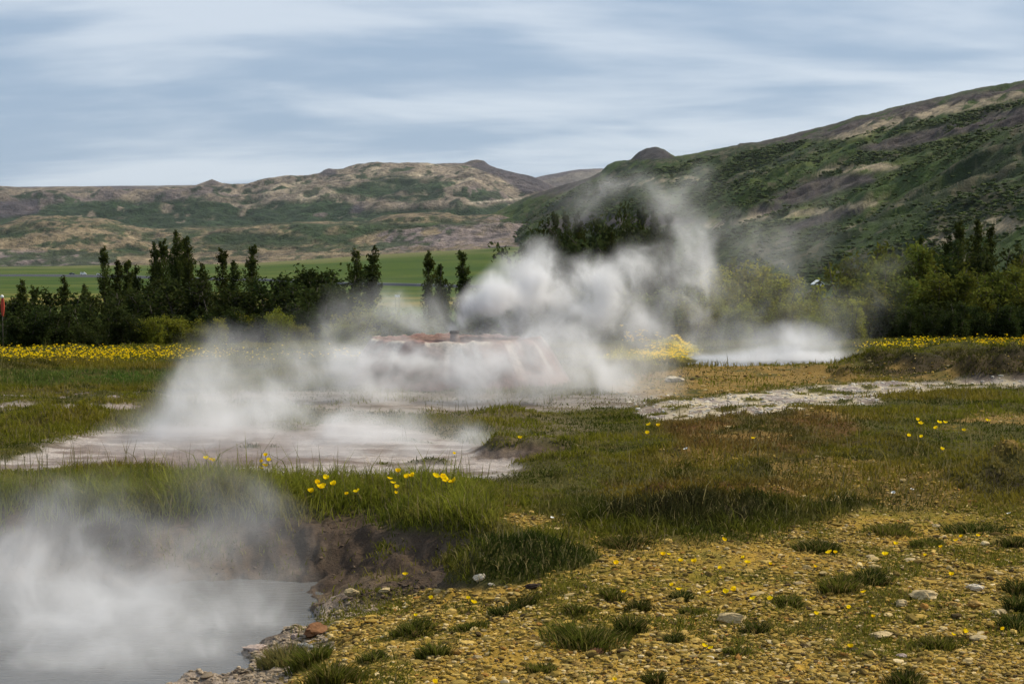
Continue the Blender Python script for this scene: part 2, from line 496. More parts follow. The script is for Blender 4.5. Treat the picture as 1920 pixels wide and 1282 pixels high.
def col_main(px, py, x, y, t, seed):
    n = patches(x, y, 260, 420, seed + 40); k = patches(x, y, 70, 110, seed + 50)
    k3 = patches(x, y, 26, 45, seed + 70)
    c = np.tile(np.array(TAN), (len(x), 1))
    c = mixc(c, (.105, .084, .068), sst(-.1, .3, k3))
    c = mixc(c, SCREE, sst(.12, .3, n + .3 * k) * .75)
    c = mixc(c, PALE, sst(.25, .45, -n + .4 * k) * .4)
    qx, qy = wob(px, py, x, y, seed + 60)
    g = np.zeros(len(x))
    for P in ([(-400, 420), (60, 402), (110, 380), (200, 374), (400, 372), (560, 376), (640, 372), (700, 398), (880, 392), (1010, 372), (1100, 372), (1100, 440), (-400, 440)],
              [(620, 352), (700, 345), (750, 328), (820, 336), (840, 372), (790, 384), (700, 372), (640, 366)]):
        g = np.maximum(g, sst(-5, 5, sdpoly(qx, qy, P)))
    g = g * sst(-.75, -.35, k + .6 * n + .1)
    g = np.maximum(g, sst(.05, .2, k3 + .5 * k - .05) * .8 * sst(.15, .0, t - .85))
    g = g * sst(-.62, -.35, k3)
    c = mixc(c, GREEN, g)
    c = mixc(c, DARKG, g * sst(.1, .4, k))
    d = np.zeros(len(x))
    for P in ([(-400, 372), (0, 378), (70, 372), (78, 402), (0, 412), (-400, 412)], [(596, 332), (610, 317), (634, 315), (630, 326)], [(870, 306), (905, 300), (1010, 332), (1045, 356), (985, 364), (940, 336)], [(385, 346), (400, 337), (412, 344)],
              [(655, 398), (672, 385), (690, 392), (680, 402)]):
        d = np.maximum(d, sst(-4, 4, sdpoly(.5 * (qx + px), .5 * (qy + py), P)))
    c = mixc(c, (.05, .042, .052), d * .9)
    c = mixc(c, (.34, .29, .22), sst(2.0, .6, np.abs(py - (381 - (px - 880) * .09))) * sst(870, 890, px) * sst(990, 975, px))
    return c


def col_knoll(px, py, x, y, t, seed):
    n = patches(x, y, 130, 200, seed + 40); k = patches(x, y, 34, 60, seed + 50)
    k3 = patches(x, y, 11, 20, seed + 70)
    c = np.tile(np.array((.185, .142, .085)), (len(x), 1))
    c = mixc(c, (.095, .075, .05), sst(-.1, .3, k3))
    qx, qy = wob(px, py, x, y, seed + 60, 20, 6)
    sc_ = sst(-6, 6, sdpoly(qx, qy, [(-500, 470), (60, 472), (150, 475), (230, 496), (230, 505), (-500, 505)]))
    sc_ = np.maximum(sc_, sst(-6, 6, sdpoly(qx, qy, [(690, 470), (730, 440), (860, 415), (1100, 405), (1100, 480), (800, 470)])) * sst(-.3, .1, k + .1))
    c = mixc(c, (.17, .135, .125), sc_)
    c = mixc(c, (.08, .065, .065), sc_ * sst(0, .3, k))
    g = np.zeros(len(x))
    for P in ([(-400, 440), (60, 430), (60, 445), (-400, 470)], [(150, 410), (230, 425), (260, 432), (160, 425)], [(210, 463), (260, 458), (280, 470), (270, 480), (220, 475)], [(560, 420), (700, 415), (900, 412), (880, 420), (720, 432), (660, 450), (690, 468), (620, 460), (550, 435)],
              [(330, 440), (400, 432), (520, 440), (600, 446), (560, 462), (420, 462), (340, 455)], [(300, 425), (560, 415), (560, 424), (320, 432)]):
        g = np.maximum(g, sst(-5, 5, sdpoly(qx, qy, P)))
    g = np.maximum(g, sst(.02, .18, n * .6 + .5 * k + .5 * k3) * .85)
    c = mixc(c, (.024, .040, .013), g * sst(-.6, -.2, k))
    return c


def col_right(px, py, x, y, t, seed):
    n = patches(x, y, 120, 160, seed + 40); k = patches(x, y, 22, 30, seed + 50); k2 = patches(x, y, 7, 9, seed + 55)
    c = np.tile(np.array((.028, .050, .006)), (len(x), 1))
    c = mixc(c, (.052, .070, .009), sst(-.1, .4, k))
    c = mixc(c, (.013, .024, .005), sst(.0, .35, n + .5 * k2))
    c = mixc(c, (.13, .105, .06), sst(.22, .42, k2 + .4 * n) * .5)
    qx, qy = wob(px, py, x, y, seed + 60, 26, 6)
    sr = np.zeros(len(x))
    for P in ([(1380, 276), (1460, 258), (1600, 222), (1920, 150), (2900, 60), (2900, 180), (1920, 178), (1780, 205), (1600, 255), (1500, 266)],
              [(1600, 285), (1700, 255), (1820, 222), (1960, 190), (2900, 150), (2900, 200), (1940, 230), (1790, 258), (1680, 285)],
              [(1410, 400), (1480, 365), (1545, 335), (1640, 330), (1650, 340), (1590, 358), (1530, 380), (1440, 412)],
              [(1470, 428), (1550, 396), (1625, 388), (1615, 402), (1550, 420), (1480, 438)],
              [(1010, 425), (1100, 400), (1240, 405), (1340, 420), (1200, 430), (1040, 435)], [(980, 362), (1040, 340), (1110, 322), (1130, 330), (1060, 358), (1000, 372)]):
        sr = np.maximum(sr, sst(-6, 6, sdpoly(qx, qy, P)))
    c = mixc(c, (.048, .036, .037), sr * sst(-.6, -.2, k + .5 * k2) * .95)
    c = mixc(c, (.10, .085, .06), sr * sst(.1, .4, k2 + .3 * n) * .5)
    rk = np.zeros(len(x))
    for P in ([(1555, 262), (1640, 228), (1760, 198), (1860, 180), (1960, 160), (1960, 172), (1870, 194), (1760, 218), (1660, 242), (1585, 266)],
              [(1540, 332), (1565, 317), (1680, 311), (1695, 316), (1640, 326)], [(1330, 424), (1450, 404), (1560, 390), (1645, 379), (1650, 385), (1460, 413), (1340, 432)],
              [(1720, 462), (1780, 430), (1850, 414), (2100, 400), (2100, 432), (1870, 440), (1800, 455)], [(1570, 440), (1600, 425), (1640, 425), (1610, 442)], [(1150, 345), (1300, 332), (1330, 337), (1180, 352)]):
        rk = np.maximum(rk, sst(-4, 4, sdpoly(qx + 12 * k2, qy + 3 * k2, P)))
    c = mixc(c, (.27, .215, .14), rk * sst(-.35, .05, k2 + .5 * k) * .9)
    dm = sst(-3, 3, sdpoly(px, py, [(1184, 300), (1200, 282), (1226, 274), (1252, 283), (1264, 298)]))
    c = mixc(c, (.036, .031, .032), dm)
    return c


HILLM = attr_mat('hill_surface', [(.006, .25), (.03, .4), (.12, .4)], bump_d=26, bump_scale=.022, bump_s=1.0)
HILLR = attr_mat('near_hill_surface', [(.02, .2), (.12, .3), (.5, .25)], bump_d=2.5, bump_scale=.16, bump_s=.9)
build_hill('distant_hills', [(-900, 360), (700, 345), (1000, 335), (1015, 331), (1040, 327), (1060, 323), (1085, 319), (1105, 318), (1125, 317), (1150, 319), (1300, 330), (2800, 330)],
           [(-900, 470), (2800, 470)], [(0, 6000), (2800, 6000)], [(0, 4300), (2800, 4300)], 30, 300,
           lambda px, py, x, y, t, s: mixc(np.tile(np.array((.085, .07, .075)), (len(x), 1)), (.13, .11, .09), sst(-.2, .3, patches(x, y, 200, 200, 3))), nu=260, nt=60, mat=HILLM)
SIL_MAIN = [(-900, 330), (-300, 345), (-100, 352), (0, 349), (40, 351), (60, 353), (100, 352), (150, 350), (200, 353), (232, 357), (280, 357), (330, 352), (365, 350), (382, 344), (400, 337), (418, 344), (440, 346), (470, 346), (488, 338),
            (530, 332), (580, 330), (600, 328), (608, 320), (618, 316), (632, 319), (645, 321), (660, 314), (680, 308), (694, 311), (715, 309), (735, 307), (750, 310), (785, 307), (800, 309), (830, 307), (872, 306), (882, 303), (895, 301), (908, 303),
            (916, 310), (930, 316), (950, 322), (975, 328), (1000, 333), (1015, 340), (1040, 352), (1080, 372), (1150, 400), (2800, 480)]
build_hill('upland_hills', SIL_MAIN, [(-900, 500), (0, 470), (960, 450), (2800, 480)], [(-900, 4200), (900, 3900), (1200, 3600), (2800, 3600)], [(-900, 2500), (2800, 2400)], 46, 310, col_main, nu=900, nt=170, px1=1500, mat=HILLM)
build_hill('low_knolls', [(-900, 400), (-100, 420), (0, 424), (28, 414), (48, 406), (90, 405), (140, 408), (165, 411), (200, 411), (222, 417), (250, 427), (300, 430), (360, 424), (430, 424), (560, 416), (690, 415), (720, 404), (790, 399), (840, 399), (862, 404), (900, 403), (960, 403), (1040, 401), (1150, 405), (1500, 440), (2800, 470)],
           [(-900, 508), (0, 504), (480, 497), (700, 480), (960, 465), (2800, 455)], [(-900, 2500), (2800, 2300)], [(-900, 1690), (2800, 1690)], 20, 320, col_knoll, nu=800, nt=120, px1=1700, freq=.5, mat=HILLM)
RX, RY, RZ, RC, RPX, RPY = build_hill('green_hill', [(500, 480), (860, 430), (930, 398), (985, 371), (1040, 352), (1080, 341), (1105, 334), (1128, 322), (1138, 310), (1152, 304), (1180, 301), (1186, 296), (1198, 285), (1212, 279), (1228, 277), (1244, 281), (1256, 290), (1264, 295), (1290, 291), (1311, 287),
                                     (1350, 279), (1380, 274), (1386, 270), (1420, 268), (1440, 263), (1500, 249), (1560, 234), (1600, 222), (1650, 210), (1700, 196), (1740, 189), (1760, 183), (1820, 170), (1870, 161), (1920, 153), (2100, 120), (2400, 90), (2800, 100)],
           [(500, 500), (900, 478), (1000, 480), (1300, 560), (1600, 590), (2800, 640)], [(500, 3000), (960, 2500), (1200, 1900), (1500, 1400), (1920, 1000), (2800, 800)], [(500, 1750), (960, 1650), (1150, 900), (1400, 480), (1920, 260), (2800, 220)], 13, 330, col_right,
           nu=900, nt=260, px0=500, shape=1.05, freq=.22, mat=HILLR)


# shrubs growing over the green hill, one mass
def shrub_mass():
    lum = RC[:, 1] / (RC[:, 0] + 1e-4)
    ok = np.where((lum > 1.35) & (RPX > 900) & (RPX < 2050) & (RPY > 180) & (RPY < 560) & (RY < 2000) & ~((RPX > 1165) & (RPX < 1280) & (RPY < 312)) & (RPY > np.interp(RPX, [900, 1100, 1300, 1400, 1600, 1920, 2050], [390, 345, 300, 285, 245, 190, 170])))[0]
    w = RY[ok] ** 1.0 * (.06 + sst(-.1, .35, fbm(RX[ok] / 45, RY[ok] / 70, 4, 991)))
    pick = RNG.choice(ok, 70000, p=w / w.sum())
    bmx = bmesh.new(); bmesh.ops.create_icosphere(bmx, subdivisions=1, radius=1)
    bv = np.array([v.co[:] for v in bmx.verts]); bf = np.array([[v.index for v in f.verts] for f in bmx.faces]); bmx.free()
    n = len(pick); m = len(bv)
    r = .75 * (RNG.uniform(.25, 1.0, n) ** 1.8) * np.interp(RY[pick], [250, 900, 2000], [.8, 1.5, 2.6])
    jit = 1 + .35 * RNG.standard_normal((n, m, 1)).clip(-1.5, 1.5) * .7
    V = bv[None] * jit * r[:, None, None] * np.array([1.5, 1.5, .62])
    V += np.stack([RX[pick] + RNG.normal(0, 2.5, n), RY[pick] + RNG.normal(0, 2.5, n), RZ[pick] + r * .1], 1)[:, None, :]
    Fc = bf[None] + (np.arange(n) * m)[:, None, None]
    base = np.array([[.029, .051, .007]]) * RNG.uniform(.55, 1.3, (n, 1)) + RNG.uniform(0, .02, (n, 1)) * np.array([[1, .8, .1]])
    C = np.repeat(base, m, 0)
    mat = attr_mat('shrub_leaves', [(.9, .45), (3, .3)], bump_d=.6, bump_scale=1.4, bump_s=1)
    o = mesh_np('hillside_shrubbery', V.reshape(-1, 3), [Fc.reshape(-1, 3)], mat, C, smooth=False)
    tag(o, 'low dark green shrubs covering the slope of the right hill', 'shrubs', kind='stuff')


shrub_mass()

# ------------------------------------------------------------------ road, cars
ASPH = simple_mat('asphalt', (.075, .075, .085), .85, .15, .4)


def road_pt(px):
    D = np.interp(px, [-500, 0, 240, 460, 780, 960], [1330, 1230, 1175, 1090, 900, 820])
    x = (px - CX) / F * D
    return x, D


bm = bmesh.new(); prev = None
for px in range(-500, 1000, 20):
    x, D = road_pt(px)
    z = hz(x, D) + 1.5
    a, b_ = bm.verts.new((x, D - 5, z - .15)), bm.verts.new((x, D + 5, z))
    c_, d_ = bm.verts.new((x, D - 9, z - 2.2)), bm.verts.new((x, D + 12, z - 3))
    if prev:
        bm.faces.new((prev[0], a, b_, prev[1])); bm.faces.new((prev[2], c_, a, prev[0])); bm.faces.new((prev[1], b_, d_, prev[3]))
    prev = (a, b_, c_, d_)
tag(bm_obj('road', bm, ASPH), kind='structure')

GLASS = simple_mat('car_glass', (.03, .035, .04), .15, .05, 1)
TYRE = simple_mat('tyre_rubber', (.02, .02, .02), .9, .1, 3)


def car(px, paint, label, L, hgt, van=False):
    x, D = road_pt(px); z = hz(x, D) + 1.45
    r = empty('car', (x, D, z), math.radians(6))
    tag(r, label, 'car', 'cars on the valley road')
    mt = simple_mat('car_paint', paint, .3, .05, 2, spec=.5)
    prof = [(-L / 2, .35), (L / 2, .35), (L / 2, .8), (L / 2 - .15, .95), (L * .24, 1.0), (L * .08, hgt), (-L * .32, hgt), (-L * .47, 1.05), (-L / 2, .9)]
    if van: prof = [(-L / 2, .35), (L / 2, .35), (L / 2, 1.0), (L * .36, 1.25), (L * .22, hgt), (-L * .47, hgt), (-L / 2, hgt - .25)]
    bm = bmesh.new()
    A = [bm.verts.new((u, -.87, v)) for u, v in prof]; B = [bm.verts.new((u, .87, v)) for u, v in prof]
    bm.faces.new(A); bm.faces.new(B[::-1])
    for i in range(len(prof)): bm.faces.new((A[i], B[i], B[(i + 1) % len(prof)], A[(i + 1) % len(prof)]))
    bmesh.ops.recalc_face_normals(bm, faces=bm.faces)
    bm_obj('body', bm, mt, r)
    bm = bmesh.new(); box(bm, (-L * .33, -.885, hgt - .5), (L * .1, .885, hgt - .12)); bm_obj('side_window', bm, GLASS, r)
    for sx in (-.3, .3):
        for sy in (-.8, .8):
            bm = bmesh.new(); bmesh.ops.create_cone(bm, cap_ends=True, segments=14, radius1=.33, radius2=.33, depth=.2, matrix=Matrix.Translation((L * sx, sy, .33)) @ Matrix.Rotation(math.pi / 2, 4, 'X'))
            bm_obj('wheel', bm, TYRE, r)


car(136, (.03, .05, .10), 'dark blue car on the valley road, beside two white vehicles', 4.4, 1.45)
car(157, (.85, .85, .85), 'white van on the valley road, next to the dark blue car', 4.6, 2.0, True)
car(187, (.85, .85, .85), 'small white car on the valley road, just left of a tall tree', 4.1, 1.5)


# ------------------------------------------------------------------ trees
def leaf_quads(P, size, squash=1.0, cols=None):
    n = len(P)
    nrm = RNG.standard_normal((n, 3)); nrm[:, 2] = np.abs(nrm[:, 2]) + .3; nrm /= np.linalg.norm(nrm, axis=1)[:, None]
    u = np.cross(nrm, RNG.standard_normal((n, 3))); u /= np.linalg.norm(u, axis=1)[:, None]
    v = np.cross(nrm, u)
    s = size * RNG.uniform(.6, 1.35, (n, 1))
    V = np.stack([P - u * s, P - v * s * .55, P + u * s, P + v * s * .55], 1)
    Fq = np.arange(n * 4).reshape(n, 4)
    return V.reshape(-1, 3), Fq, np.repeat(cols, 4, 0)


def tree_meshes(kind, seed, base):
    r = random.Random(seed)
    bm = bmesh.new()
    pts, wts = [], []
    Ht = 9.0
    if kind == 'poplar':
        leaders = [((0, 0, 0), (r.uniform(-.3, .3), r.uniform(-.3, .3), Ht), .16)]
        for k in range(r.choice([0, 1, 1, 2])):
            a = r.uniform(0, 6.28); d = r.uniform(.4, .9); hh = Ht * r.uniform(.55, .8)
            leaders.append(((.1 * math.cos(a), .1 * math.sin(a), Ht * .12), (d * math.cos(a), d * math.sin(a), hh), .09))
        for (a0, a1, rad) in leaders:
            A, B = Vector(a0), Vector(a1)
            tube(bm, [A.lerp(B, t) + Vector((r.uniform(-.06, .06), r.uniform(-.06, .06), 0)) for t in (0, .25, .5, .75, 1)], [rad, rad * .8, rad * .55, rad * .3, .012])
            nb = 84 if rad > .1 else 34
            for k in range(nb):
                t = r.uniform(.04, 1.0) ** .85
                L = (1.75 * (1 - t) ** .8 * r.uniform(.5, 1.15) + .22) * (1 if rad > .1 else .6)
                if r.random() < .12: L *= 1.35
                az = r.uniform(0, 6.28); el = r.uniform(.65, 1.15)
                d = Vector((math.cos(az) * math.cos(el), math.sin(az) * math.cos(el), math.sin(el)))
                p0 = A.lerp(B, t); p1 = p0 + d * L + Vector((0, 0, .1 * L))
                tube(bm, [p0, p1], [.028 * (1.2 - t), .006], 4)
                shade = r.uniform(.65, 1.35)
                for q in range(int(95 * L + 26)):
                    s = r.uniform(.15, 1.08)
                    g = .04 + .12 * L * (1 - abs(s - .55))
                    pts.append(p0.lerp(p1, s) + Vector((r.gauss(0, g), r.gauss(0, g), r.gauss(0, g * .9)))); wts.append(shade * r.uniform(.75, 1.25))
    else:
        wide = {'bush': 1.0, 'willow': 1.35, 'shrub': 1.6}[kind]
        Ht = {'bush': 5.0, 'willow': 4.5, 'shrub': 2.6}[kind]
        for k in range(r.randint(5, 7)):
            a = r.uniform(0, 6.28); d = r.uniform(.3, 1.25) * wide; hh = Ht * r.uniform(.6, 1.0)
            A = Vector((.15 * math.cos(a), .15 * math.sin(a), 0)); B = Vector((d * math.cos(a), d * math.sin(a), hh))
            M = A.lerp(B, .5) + Vector((-.2 * math.cos(a), -.2 * math.sin(a), .2))
            tube(bm, [A, M, B], [.08, .05, .01], 6)
            for j in range(26):
                t = r.uniform(.12, 1.0)
                p0 = A.lerp(M, t * 2) if t < .5 else M.lerp(B, t * 2 - 1)
                az = r.uniform(0, 6.28); el = r.uniform(.1, 1.1); L = r.uniform(.35, .95) * (1.1 - .45 * t) * wide
                p1 = p0 + Vector((math.cos(az) * math.cos(el), math.sin(az) * math.cos(el), math.sin(el))) * L
                tube(bm, [p0, p1], [.018, .005], 4)
                shade = r.uniform(.6, 1.4)
                for q in range(int(60 * L + 12)):
                    s = r.uniform(.2, 1.1); g = .09 + .13 * L
                    pts.append(p0.lerp(p1, s) + Vector((r.gauss(0, g), r.gauss(0, g), r.gauss(0, g * .8)))); wts.append(shade * r.uniform(.75, 1.25))
    P = np.array([p[:] for p in pts]); P[:, 2] = np.maximum(P[:, 2], .15)
    w = np.array(wts)[:, None]
    C = np.array([base]) * w + RNG.uniform(0, .25, (len(P), 1)) * np.array([base]) * np.array([[1.2, .6, .1]])
    V, Fq, Cq = leaf_quads(P, .07 if kind == 'poplar' else .085, cols=C)
    crown = mesh_np('crown', V, [Fq], LEAF, Cq, smooth=False, link=False)
    trunk = bm_obj('trunk', bm, BARK, link=False, smooth=True)
    return crown, trunk, Ht


LEAF = leaf_mat('tree_leaves')
BARK = simple_mat('bark', (.06, .05, .04), .9, .3, 12)
PROTO = {}
DKP, MIDB, YLB, DKB = (.036, .048, .012), (.082, .098, .018), (.165, .178, .024), (.028, .040, .012)
for k in range(5): PROTO['poplar', k] = tree_meshes('poplar', 40 + k, DKP)
for k in range(3): PROTO['bush', k] = tree_meshes('bush', 60 + k, DKB)
for k in range(3): PROTO['green', k] = tree_meshes('bush', 70 + k, MIDB)
for k in range(3): PROTO['willow', k] = tree_meshes('willow', 80 + k, YLB)
for k in range(3): PROTO['center', k] = tree_meshes('bush', 90 + k, (.035, .048, .017))
NEXT = {}


def plant_tree(name, fam, px, ytop, D, label, group=None, wide=1.0, var=None):
    x, y, zt = ray(px, ytop, D)
    z0 = hz(x, y) - .1
    n = sum(1 for k in PROTO if k[0] == fam)
    i = NEXT.get(fam, 0) if var is None else var; NEXT[fam] = i + 1
    crown, trunk, Ht = PROTO[fam, i % n]
    h = max(zt - z0, 1.0); s = h / Ht
    r = empty(name, (x, y, z0), random.uniform(0, 6.28))
    sw = s * wide
    r.scale = (sw, sw, s)
    obj('crown', crown, r); obj('trunk', trunk, r)
    tag(r, label, 'tree', group)
    return r


LT = 'tall dark trees of the left row'
for a in [(200, 468, 74, 'slim tall dark tree just right of the two white cars'), (217, 492, 76, 'shorter dark tree leaning against the slim tree by the white cars'),
          (246, 498, 72, 'dark tree in the gap between the slim tree and the dense tall clump'), (262, 503, 74, 'low dark tree at the left foot of the dense tall clump'),
          (291, 463, 74, 'leftmost spire of the dense tall clump of dark trees'), (311, 455, 77, 'second spire of the dense clump, just left of its highest tip'), (331, 437, 75, 'highest spire of all in the left tree row'),
          (347, 456, 78, 'spire just right of the highest tip in the dense clump'), (360, 464, 72, 'broad black spire at the right end of the dense clump'), (378, 500, 73, 'low shoulder tree at the right foot of the dense clump'),
          (419, 471, 74, 'pointed dark tree standing alone right of the dense clump'), (437, 493, 78, 'small dark tree touching the lone pointed tree on its right'), (470, 470, 72, 'full pointed dark tree left of the round black thicket'),
          (668, 472, 82, 'left tree of the pair of dark trees before the green field'), (699, 471, 83, 'right tree of the pair of dark trees before the green field'),
          (811, 477, 86, 'wide dark poplar rising from the steam, left of a slimmer one'), (829, 500, 88, 'small tree squeezed between the two poplars left of the jet of steam'), (868, 482, 86, 'slim dark poplar just left of the jet of steam'),
          (113, 522, 70, 'thin spire left of the dark blue car'), (40, 530, 66, 'small pointed tree right of the red flag'), (62, 540, 70, 'narrow small tree in the low part of the left row'), (160, 536, 72, 'short tree below the white van on the road')]:
    plant_tree('poplar_tree', 'poplar', *a, LT, wide=.85 if a[0] not in (200, 291, 311, 331) else .7)
GB = 'dark bushy trees of the left wood'
for px, yt, D in [(-60, 548), (-30, 552), (0, 556), (24, 560), (52, 566), (80, 556), (104, 548), (132, 566), (160, 560), (186, 548), (214, 540), (240, 532), (268, 530), (300, 520), (330, 515), (358, 515), (388, 528), (412, 532), (440, 540), (462, 545), (490, 548)] and \
        [(p, t, d) for p, t, d in [(-60, 548, 60), (-30, 552, 57), (0, 556, 62), (24, 560, 58), (52, 566, 60), (80, 556, 57), (104, 548, 62), (132, 566, 58), (160, 560, 61), (186, 548, 57), (214, 540, 63), (240, 532, 60), (268, 530, 64), (300, 520, 62), (330, 515, 65), (358, 515, 62), (388, 528, 64), (412, 532, 61), (440, 540, 60), (462, 545, 62), (490, 548, 60)]]:
    plant_tree('bushy_tree', 'bush', px, yt + 12 + random.uniform(-8, 10), D, 'dark bushy tree packed into the shadowy wood along the left', GB, wide=1.15)
for px in range(-70, 520, 33):
    plant_tree('bushy_tree', 'bush', px + random.uniform(-8, 8), 590 + random.uniform(-14, 14), 46 + random.uniform(-2, 3), 'low dark bush at the front foot of the left wood, behind yellow flowers', 'low bushes before the left wood', wide=1.3)
for px, yt, D, in [(518, 526, 60), (545, 522, 63), (566, 530, 58), (588, 514, 62), (612, 506, 64), (632, 505, 62), (600, 545, 55), (570, 560, 52), (640, 540, 58)]:
    plant_tree('bushy_tree', 'bush', px, yt, D, 'round black tree in the thicket between the pointed tree and the pair', 'trees of the round black thicket', wide=1.15)
for px, yt, D in [(285, 598, 44), (325, 590, 45), (372, 596, 44), (415, 600, 43), (455, 585, 45), (490, 575, 46), (530, 592, 44), (560, 605, 43), (620, 600, 46), (660, 590, 52), (700, 562, 62), (735, 570, 64), (640, 615, 43), (655, 625, 42)]:
    plant_tree('leafy_bush', 'willow', px, yt, D, 'yellow green leafy bush in front of the dark trees near the steam', 'yellow green bushes before the left wood')
for px, yt, D in [(745, 590, 60), (790, 585, 62), (840, 575, 64), (880, 560, 66), (920, 570, 66), (960, 560, 64), (1000, 540, 62)]:
    plant_tree('leafy_bush', 'green', px, yt, D, 'dim green bush half veiled behind the middle of the steam', 'bushes veiled by the middle steam', wide=1.2)
GC = 'trees of the central dark grove'
for px, yt, D in [(992, 412, 78), (1015, 425, 76), (1040, 412, 80), (1062, 405, 78), (1085, 408, 76), (1108, 402, 80), (1130, 398, 78), (1155, 396, 81), (1180, 390, 79), (1205, 392, 82), (1228, 398, 79), (1250, 410, 80), (1020, 455, 70), (1060, 445, 70), (1100, 440, 70), (1140, 438, 71), (1180, 440, 72), (1220, 450, 72), (1260, 460, 74)]:
    plant_tree('grove_tree', 'center' if random.random() < .7 else 'poplar', px, yt, D, 'dark tree in the tall grove rising above the middle of the steam', GC, wide=.62)
for px in range(1040, 1330, 38):
    plant_tree('leafy_bush', 'green', px, 520 + random.uniform(-18, 18), 60 + random.uniform(-4, 4), 'green bush glimpsed through gaps in the drifting steam', 'bushes glimpsed through the steam', wide=1.1)
YR = 'yellow green bushes beyond the far pool'
for px, yt, D in [(1330, 520, 56), (1362, 505, 60), (1395, 498, 62), (1425, 508, 58), (1452, 530, 56), (1480, 555, 54), (1518, 572, 52), (1512, 568, 58), (1572, 562, 58), (1590, 530, 60), (1345, 560, 48), (1385, 570, 47), (1430, 565, 48), (1470, 580, 46), (1515, 585, 45), (1560, 575, 47), (1600, 565, 48), (1640, 555, 50), (1630, 520, 58), (1300, 575, 47)]:
    plant_tree('leafy_bush', 'willow', px, yt, D, 'bright yellow green bush behind the steaming far pool', YR, wide=1.0)
DR = 'dark bushes of the right wood'
for px in range(1650, 2020, 30):
    plant_tree('bushy_tree', 'bush', px + random.uniform(-6, 6), 570 + random.uniform(-14, 14), 44 + random.uniform(-2, 3), 'low dark bush at the front of the right wood, above yellow flowers', 'low bushes before the right wood', wide=1.25)
for px in range(1600, 2020, 27):
    plant_tree('bushy_tree', 'green', px + random.uniform(-6, 6), 505 + random.uniform(-16, 16) - (px - 1600) * .05, 56 + random.uniform(-3, 4), 'mid green bushy tree in the middle of the right wood', 'middle trees of the right wood', wide=1.05)
for px in range(1690, 2040, 28):
    plant_tree('bushy_tree', 'green' if random.random() < .6 else 'bush', px + random.uniform(-6, 6), 462 + random.uniform(-14, 12) - (px - 1700) * .02, 68 + random.uniform(-3, 4), 'dark green tree along the skyline of the right wood', 'upper trees of the right wood', wide=.85)
for a in [(1805, 420, 72, 'left of two dark spires standing out of the right wood'), (1828, 416, 73, 'right and taller of two dark spires above the right wood'), (1856, 436, 74, 'small dark spire right of the two tall ones in the right wood'),
          (1733, 448, 72, 'thin pale spire at the left shoulder of the right wood'), (1777, 450, 72, 'small pointed tree left of the two spires in the right wood')]:
    plant_tree('poplar_tree', 'poplar', *a, 'spires of the right wood', wide=.75)
for px, yt, D in [(1585, 480, 105), (1462, 505, 110), (1610, 470, 110), (1645, 462, 100), (1680, 455, 105), (1420, 490, 130), (1380, 480, 140), (1340, 475, 140), (1590, 505, 90), (1650, 490, 90), (1600, 445, 150)]:
    plant_tree('slope_tree', 'green', px, yt, D, 'shadowy tree at the foot of the green hill, behind the bushes', 'trees at the foot of the right hill', wide=.7)

# ------------------------------------------------------------------ cabins, flag, mound, pipe
WHITE = simple_mat('white_paint', (.8, .8, .78), .5, .05, 2)
WOOD = simple_mat('dark_timber', (.07, .06, .045), .8, .2, 3)


def cabin(px, py, D, W, label, wallmat, sunk=0.0):
    x, y, z = ray(px, py, D)                      # apex of the gable
    hgt = W * .95
    r = empty('cabin', (x, y, z - hgt)); tag(r, label, 'cabin')
    w, d, e = W / 2, W * .8, W * .58
    bm = bmesh.new()
    A = [bm.verts.new(p) for p in [(-w, 0, -6), (w, 0, -6), (w, 0, e), (0, 0, hgt - .08), (-w, 0, e)]]
    B = [bm.verts.new((v.co.x, 2 * d, v.co.z)) for v in A]
    bm.faces.new(A); bm.faces.new(B[::-1])
    for i in range(5): bm.faces.new((A[i], B[i], B[(i + 1) % 5], A[(i + 1) % 5]))
    bm_obj('wall', bm, wallmat, r)
    for s in (-1, 1):
        bm = bmesh.new()
        k = 1.22
        P = [(0, hgt), (s * w * k, hgt - (hgt - e) * k), (s * w * k, hgt - (hgt - e) * k - .22), (0, hgt - .22)]
        C_ = [bm.verts.new((u, -.35, v)) for u, v in P]; E_ = [bm.verts.new((u, 2 * d + .3, v)) for u, v in P]
        bm.faces.new(C_); bm.faces.new(E_[::-1])
        for i in range(4): bm.faces.new((C_[i], E_[i], E_[(i + 1) % 4], C_[(i + 1) % 4]))
        bmesh.ops.recalc_face_normals(bm, faces=bm.faces)
        bm_obj('roof', bm, WHITE, r)
        bm = bmesh.new(); box(bm, (s * w * .42 - w * .17, -.08, e * .45), (s * w * .42 + w * .17, .02, e * .92)); bm_obj('window', bm, WHITE, r)
    return r


cabin(1536, 525, 458, 2.7, 'small gabled cabin with white bargeboards among bushes on the right', WOOD)
sx_, sy_, sz_ = ray(745, 555, 120); sb = hz(sx_, sy_)
sr_ = empty('sign_board', (sx_, sy_, sb)); tag(sr_, 'small white board on two posts seen through thin steam before the green field', 'sign')
bm = bmesh.new(); box(bm, (-.2, -.02, sz_ - sb - .09), (.2, .02, sz_ - sb + .09)); bm_obj('board', bm, WHITE, sr_)
for k_ in (-.14, .14):
    bm = bmesh.new(); tube(bm, [(k_, .04, 0), (k_, .04, sz_ - sb + .05)], [.02, .02], 6); bm_obj('post', bm, WOOD, sr_)
FLAGM = simple_mat('flag_cloth', (.42, .06, .03), .8, .15, 6)
fx, fy, fz = ray(4, 556, 45)
fb = hz(fx, fy)
fr = empty('flag', (fx, fy, fb)); tag(fr, 'red flag hanging limp from a pole with a white ball at the left edge', 'flag')
bm = bmesh.new(); tube(bm, [(0, 0, 0), (0, 0, fz - fb)], [.016, .012], 8); bm_obj('pole', bm, WOOD, fr, True)
